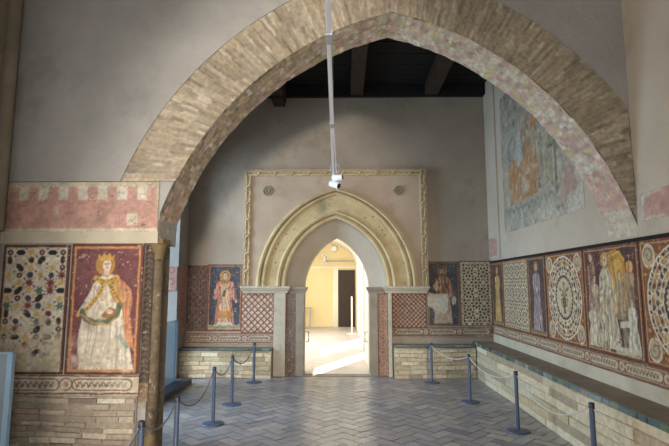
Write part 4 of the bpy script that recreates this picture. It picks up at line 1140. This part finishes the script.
mb = MB(); mb.box(XL - .3, -2.48, 6.3, 8.25, 0, .08); mb.build('step', 'dark_slab', t, .006)
# painted strips on the left wall beside the opening
c = Cv(.46, 1.18, .012, (166, 134, 116), 95)
for j in range(8):
    c.ring(.12, .08 + j * .14, .05, .05, .012, (124, 72, 60)); c.ring(.32, .15 + j * .14, .05, .05, .012, (124, 72, 60)); c.star(.22, .1 + j * .14, .03, 6, (110, 64, 54), .5)
c.mottle(.12, .06); c.wear(-.02, (190, 172, 150), .12)
tag(c.mesh('fresco_panel', lambda U, V: (np.full(U.shape, XL + .012), 8.52 + U, .775 + V), None, 'fresco', (-.010, 0, 0)), 'faded reddish fresco strip on the left wall next to the opening', 'fresco', FG)
c = Cv(.30, .42, .012, (150, 112, 96), 96)
for j in range(4): c.ring(.08 + .12 * (j % 2), .06 + j * .1, .05, .05, .012, (100, 62, 56))
c.wear(.02, (190, 160, 140), .08, lambda X, Y: np.clip((.16 - Y) * 1.5, 0, .4))
tag(c.mesh('painted_patch', lambda U, V: (XL - .31 + U, np.full(U.shape, 8.49), 1.50 + V), None, 'fresco', (0, .02, 0)), 'scrap of patterned fresco on the bright jamb of the left opening', 'paint patch', None)

# ================================================================== TRACK LIGHT
t = thing('track_light', 'long white lighting rail hanging under the arch with two spotlight heads', 'track light', (-.1, 6.4, 3.05))
ya, yb, xa, xb, zt = YR + .0, 6.35, -.07, -.125, 3.05
def xr(y): return xa + (xb - xa) * (y - 2.0) / (6.35 - 2.0)
mb = MB(); w = .015
mb.hexa([(xr(ya) - w, ya, zt - w), (xr(ya) + w, ya, zt - w), (xr(yb) + w, yb, zt - w), (xr(yb) - w, yb, zt - w), (xr(ya) - w, ya, zt + w), (xr(ya) + w, ya, zt + w), (xr(yb) + w, yb, zt + w), (xr(yb) - w, yb, zt + w)])
mb.build('rail', 'white_metal', t, .003)
mb = MB(); mb.box(xr(3.0) - .006, xr(3.0) + .006, 1.5, 6.2, zt - w - .003, zt - w); mb.build('conductor_groove', 'white_metal', t)
for yy in (2.72, 4.3):
    mb = MB(); mb.box(xr(yy) - .021, xr(yy) + .021, yy - .06, yy + .06, zt - .021, zt + .021); mb.build('joint', 'grey_plastic', t, .003)
mb = MB(); mb.tube([(xr(yb - .1) + .02 + .06 * math.sin(a), yb - .1, zt + .06 - .06 * math.cos(a)) for a in np.linspace(0, 2 * PI, 20)], .005, 6); mb.build('cable_loop', 'grey_plastic', t)
for yy, top in ((6.0, 5.40), (1.2, ZT), (-.6, ZT)):
    mb = MB(); mb.tube([(xr(yy), yy, zt + w), (xr(yy), yy, top)], .0014, 5); mb.build('suspension_wire', 'grey_plastic', t)
def spot(c0, d, L, R):
    c0 = Vector(c0); d = Vector(d).normalized()
    mb = MB(); mb.tube([c0 - d * L / 2, c0 - d * L * .48, c0 + d * L * .2, c0 + d * L / 2], [R * .8, R, R, R * 1.05], 16)
    h = mb.build('spotlight_head', 'white_metal', t)
    mb = MB(); mb.tube([c0 + d * L * .46, c0 + d * (L / 2 + .004)], R * .86, 16); mb.build('lens', 'black_glass', h)
    mb = MB(); mb.tube([Vector((xr(6.25), 6.25 if c0.z > zt - .08 else 6.31, zt - w)), c0], .010, 8); mb.build('yoke', 'grey_plastic', h)
spot((-.070, 6.25, 2.985), (1, -.25, .02), .135, .040)
spot((-.105, 6.28, 2.90), (.85, -.55, -.40), .14, .044)

# ================================================================== ROOM BEYOND THE DOOR
CX0, CX1, CY1 = -2.35, .49, 19.3
mb = MB(); mb.box(CX0 - .3, CX1 + .3, YB + .05, CY1 + .3, -.12, -.002)
struct(mb.build('floor_corridor', 'corridor_floor'), 'sunlit pale floor beyond the doorway', 'floor')
mb = MB(); 
for y0, y1 in ((YB + .55, 11.1), (12.5, 13.5), (15.6, CY1)): mb.box(CX1, CX1 + .22, y0, y1, 0, 2.35)
for y0, y1, zz in ((11.1, 12.5, 2.15), (13.5, 15.6, 2.15)): mb.box(CX1, CX1 + .22, y0, y1, zz, 2.35)
struct(mb.build('wall_corridor_right', 'white_wall'), 'bright white right wall of the passage beyond the doorway', 'wall')
mb = MB(); 
mb.box(CX0 - .3, CX0, YB + .55, CY1, 0, 2.35)
struct(mb.build('wall_corridor_left', 'yellow_wall'), 'left wall of the passage beyond the doorway', 'wall')
mb = MB(); mb.box(CX0 - .3, CX1 + .3, CY1, CY1 + .3, 0, 4.2)
struct(mb.build('wall_corridor_end', 'yellow_wall'), 'yellow end wall of the passage beyond the doorway', 'wall')
mb = MB(); cm = (CX0 + CX1) / 2; hr = (CX1 - CX0) / 2
A = [(cm - hr * math.cos(a), 2.35 + .95 * math.sin(a)) for a in np.linspace(0, PI, 25)]
mb.grid([[(x, YB + .55, z) for x, z in A], [(x, CY1, z) for x, z in A]], None, True)
mb.grid([[(x * 1.0 + (x - cm) * .1, YB + .55, z + .12) for x, z in A], [(x + (x - cm) * .1, CY1, z + .12) for x, z in A]], None, True)
mb.box(CX0 - .3, CX0, YB + .55, CY1, 2.35, 2.6); mb.box(CX1, CX1 + .3, YB + .55, CY1, 2.35, 2.6)
struct(mb.build('ceiling_corridor', 'white_wall'), 'white vault of the passage beyond the doorway', 'ceiling')
mb = MB(); mb.box(CX0, CX1, CY1 - .06, CY1, 2.24, 2.33); struct(mb.build('trim_7', 'white_wall', bevel=.01), 'white ledge across the end wall of the passage', 'trim')
d = MB(); d.box(-.19, .46, CY1 - .05, CY1 + .01, 0, 2.18)
door = d.build('door_1', 'door_wood', bevel=.005); struct(door, 'dark panelled wooden door at the end of the passage', 'door')
mb = MB()
for i in range(2):
    for j in range(5): mb.box(-.15 + i * .31, .11 + i * .31, CY1 - .065, CY1 - .05, .1 + j * .41, .43 + j * .41)
mb.build('door_panels', 'door_wood', door, .012)
mb = MB(); mb.box(-.40, -.19, CY1 - .08, CY1, 0, 2.24); struct(mb.build('trim_8', 'white_wall', bevel=.008), 'white door surround at the end of the passage', 'trim')
t = thing('sign_stand', 'slim white upright stand near the dark door in the passage', 'stand', (.29, 16.5, 0))
mb = MB(); mb.lathe([(.16, 0), (.16, .015), (.03, .03)], (.29, 16.5, 0), 20); mb.build('base', 'white_metal', t)
mb = MB(); mb.box(.265, .315, 16.48, 16.52, .03, 1.22); mb.build('upright', 'white_metal', t, .004)
t = thing('side_table', 'small pale stand half hidden by the left door post in the passage', 'table', (-1.40, 18.9, 0))
mb = MB(); mb.box(-1.7, -1.2, 18.6, 19.1, .72, .75); mb.build('top', 'grey_plastic', t, .005)
for sx in (-1.66, -1.24):
    for sy in (18.64, 19.06):
        mb = MB(); mb.tube([(sx, sy, 0), (sx, sy, .72)], .014, 8); mb.build('leg', 'grey_plastic', t)
t = thing('wall_lamp', 'round white lamp high on the passage end wall', 'lamp', (-.35, CY1, 3.05))
mb = MB(); mb.tube([(-.35, CY1 - .12, 3.02), (-.35, CY1 - .02, 3.02)], [.10, .13], 20); mb.tube([(-.35, CY1 - .02, 3.02), (-.35, CY1, 3.02)], .06, 12); mb.build('shade', 'white_metal', t)
t = thing('wall_bracket', 'white upright bracket with a long rod on the passage end wall', 'bracket', (-.72, CY1, 2.6))
mb = MB(); mb.box(-.76, -.69, CY1 - .12, CY1, 2.44, 2.78); mb.box(-.82, -.63, CY1 - .12, CY1, 2.74, 2.80); mb.box(-.82, -.63, CY1 - .12, CY1, 2.42, 2.48); mb.build('plate', 'white_metal', t)
mb = MB(); mb.tube([(-.69, CY1 - .08, 2.53), (.44, CY1 - .08, 2.53)], .03, 8); mb.build('rod', 'grey_plastic', t)
for s, lab in ((-.688, 'small dark iron ring on the left door post'), (.458, 'small dark iron ring on the right door post')):
    mb = MB(); xx = s + (.02 if s < 0 else -.02)
    mb.tube([(s, 9.25, .74), (xx + (.03 if s < 0 else -.03), 9.25, .74), (xx + (.03 if s < 0 else -.03), 9.25, .56), (s, 9.25, .56)], .010, 6)
    tag(mb.build('iron_ring', 'iron'), lab, 'ring', 'iron rings in the doorway')

# ================================================================== LIGHT
def area(name, loc, target, sx, sy, power, col):
    l = bpy.data.lights.new(name, 'AREA'); l.shape = 'RECTANGLE'; l.size = sx; l.size_y = sy; l.energy = power; l.color = col
    o = bpy.data.objects.new(name, l); COL.objects.link(o); o.location = loc
    o.rotation_euler = (Vector(target) - Vector(loc)).to_track_quat('-Z', 'Y').to_euler(); return o
area('daylight_left_opening', (XL - 3.2, 6.2, 3.0), (1.0, 7.2, .4), 4.0, 4.0, 700, (.56, .77, 1.0))
area('added_fill_near_bay', (XN - .35, 1.8, 2.15), (2.0, 3.0, 1.3), 2.9, 2.4, 94, (1.0, .975, .95))  # added fill for the near bay, through an unseen gap
area('daylight_rear_arch', (1.5, -8.0, 2.5), (0, 4.5, 2.6), .8, .8, 1250, (1.0, .94, .86))
area('daylight_rear_opening', (.42, YR - .5, 1.9), (.3, 5, 1.8), 1.8, 3.2, 80, (1.0, .97, .93))
area('added_fill_passage', (CX0 + .05, 13.5, 1.9), (.4, 13.5, 1.6), 6.0, .9, 250, (1.0, .98, .95))  # added fill inside the passage; its left wall is solid
s = bpy.data.lights.new('sun', 'SUN'); s.energy = 14; s.angle = math.radians(.6); s.color = (1, .95, .85)
so = bpy.data.objects.new('sun', s); COL.objects.link(so)
so.rotation_euler = Vector((-.42, -.90, -.72)).to_track_quat('-Z', 'Y').to_euler()
w = bpy.data.worlds.new('sky'); sc.world = w; w.use_nodes = True
bg = w.node_tree.nodes['Background']; bg.inputs['Color'].default_value = (.72, .82, 1, 1); bg.inputs['Strength'].default_value = .6

# ================================================================== CAMERA
cd = bpy.data.cameras.new('camera'); cam = bpy.data.objects.new('camera', cd); COL.objects.link(cam)
cd.sensor_width = 36; cd.lens = 490 / 669 * 36; cd.clip_end = 100; cd.clip_start = .05
cam.location = (0, 0, 1.6); cam.rotation_euler = (math.radians(90 + 7.2113), 0, math.radians(.986))
sc.camera = cam
sc.view_settings.view_transform = 'Standard'; sc.view_settings.look = 'None'; sc.view_settings.gamma = 1
sc.view_settings.use_curve_mapping = False
sc.view_settings.exposure = 0.0
sc.cycles.use_denoising = True
sc.cycles.max_bounces = 10; sc.cycles.diffuse_bounces = 6
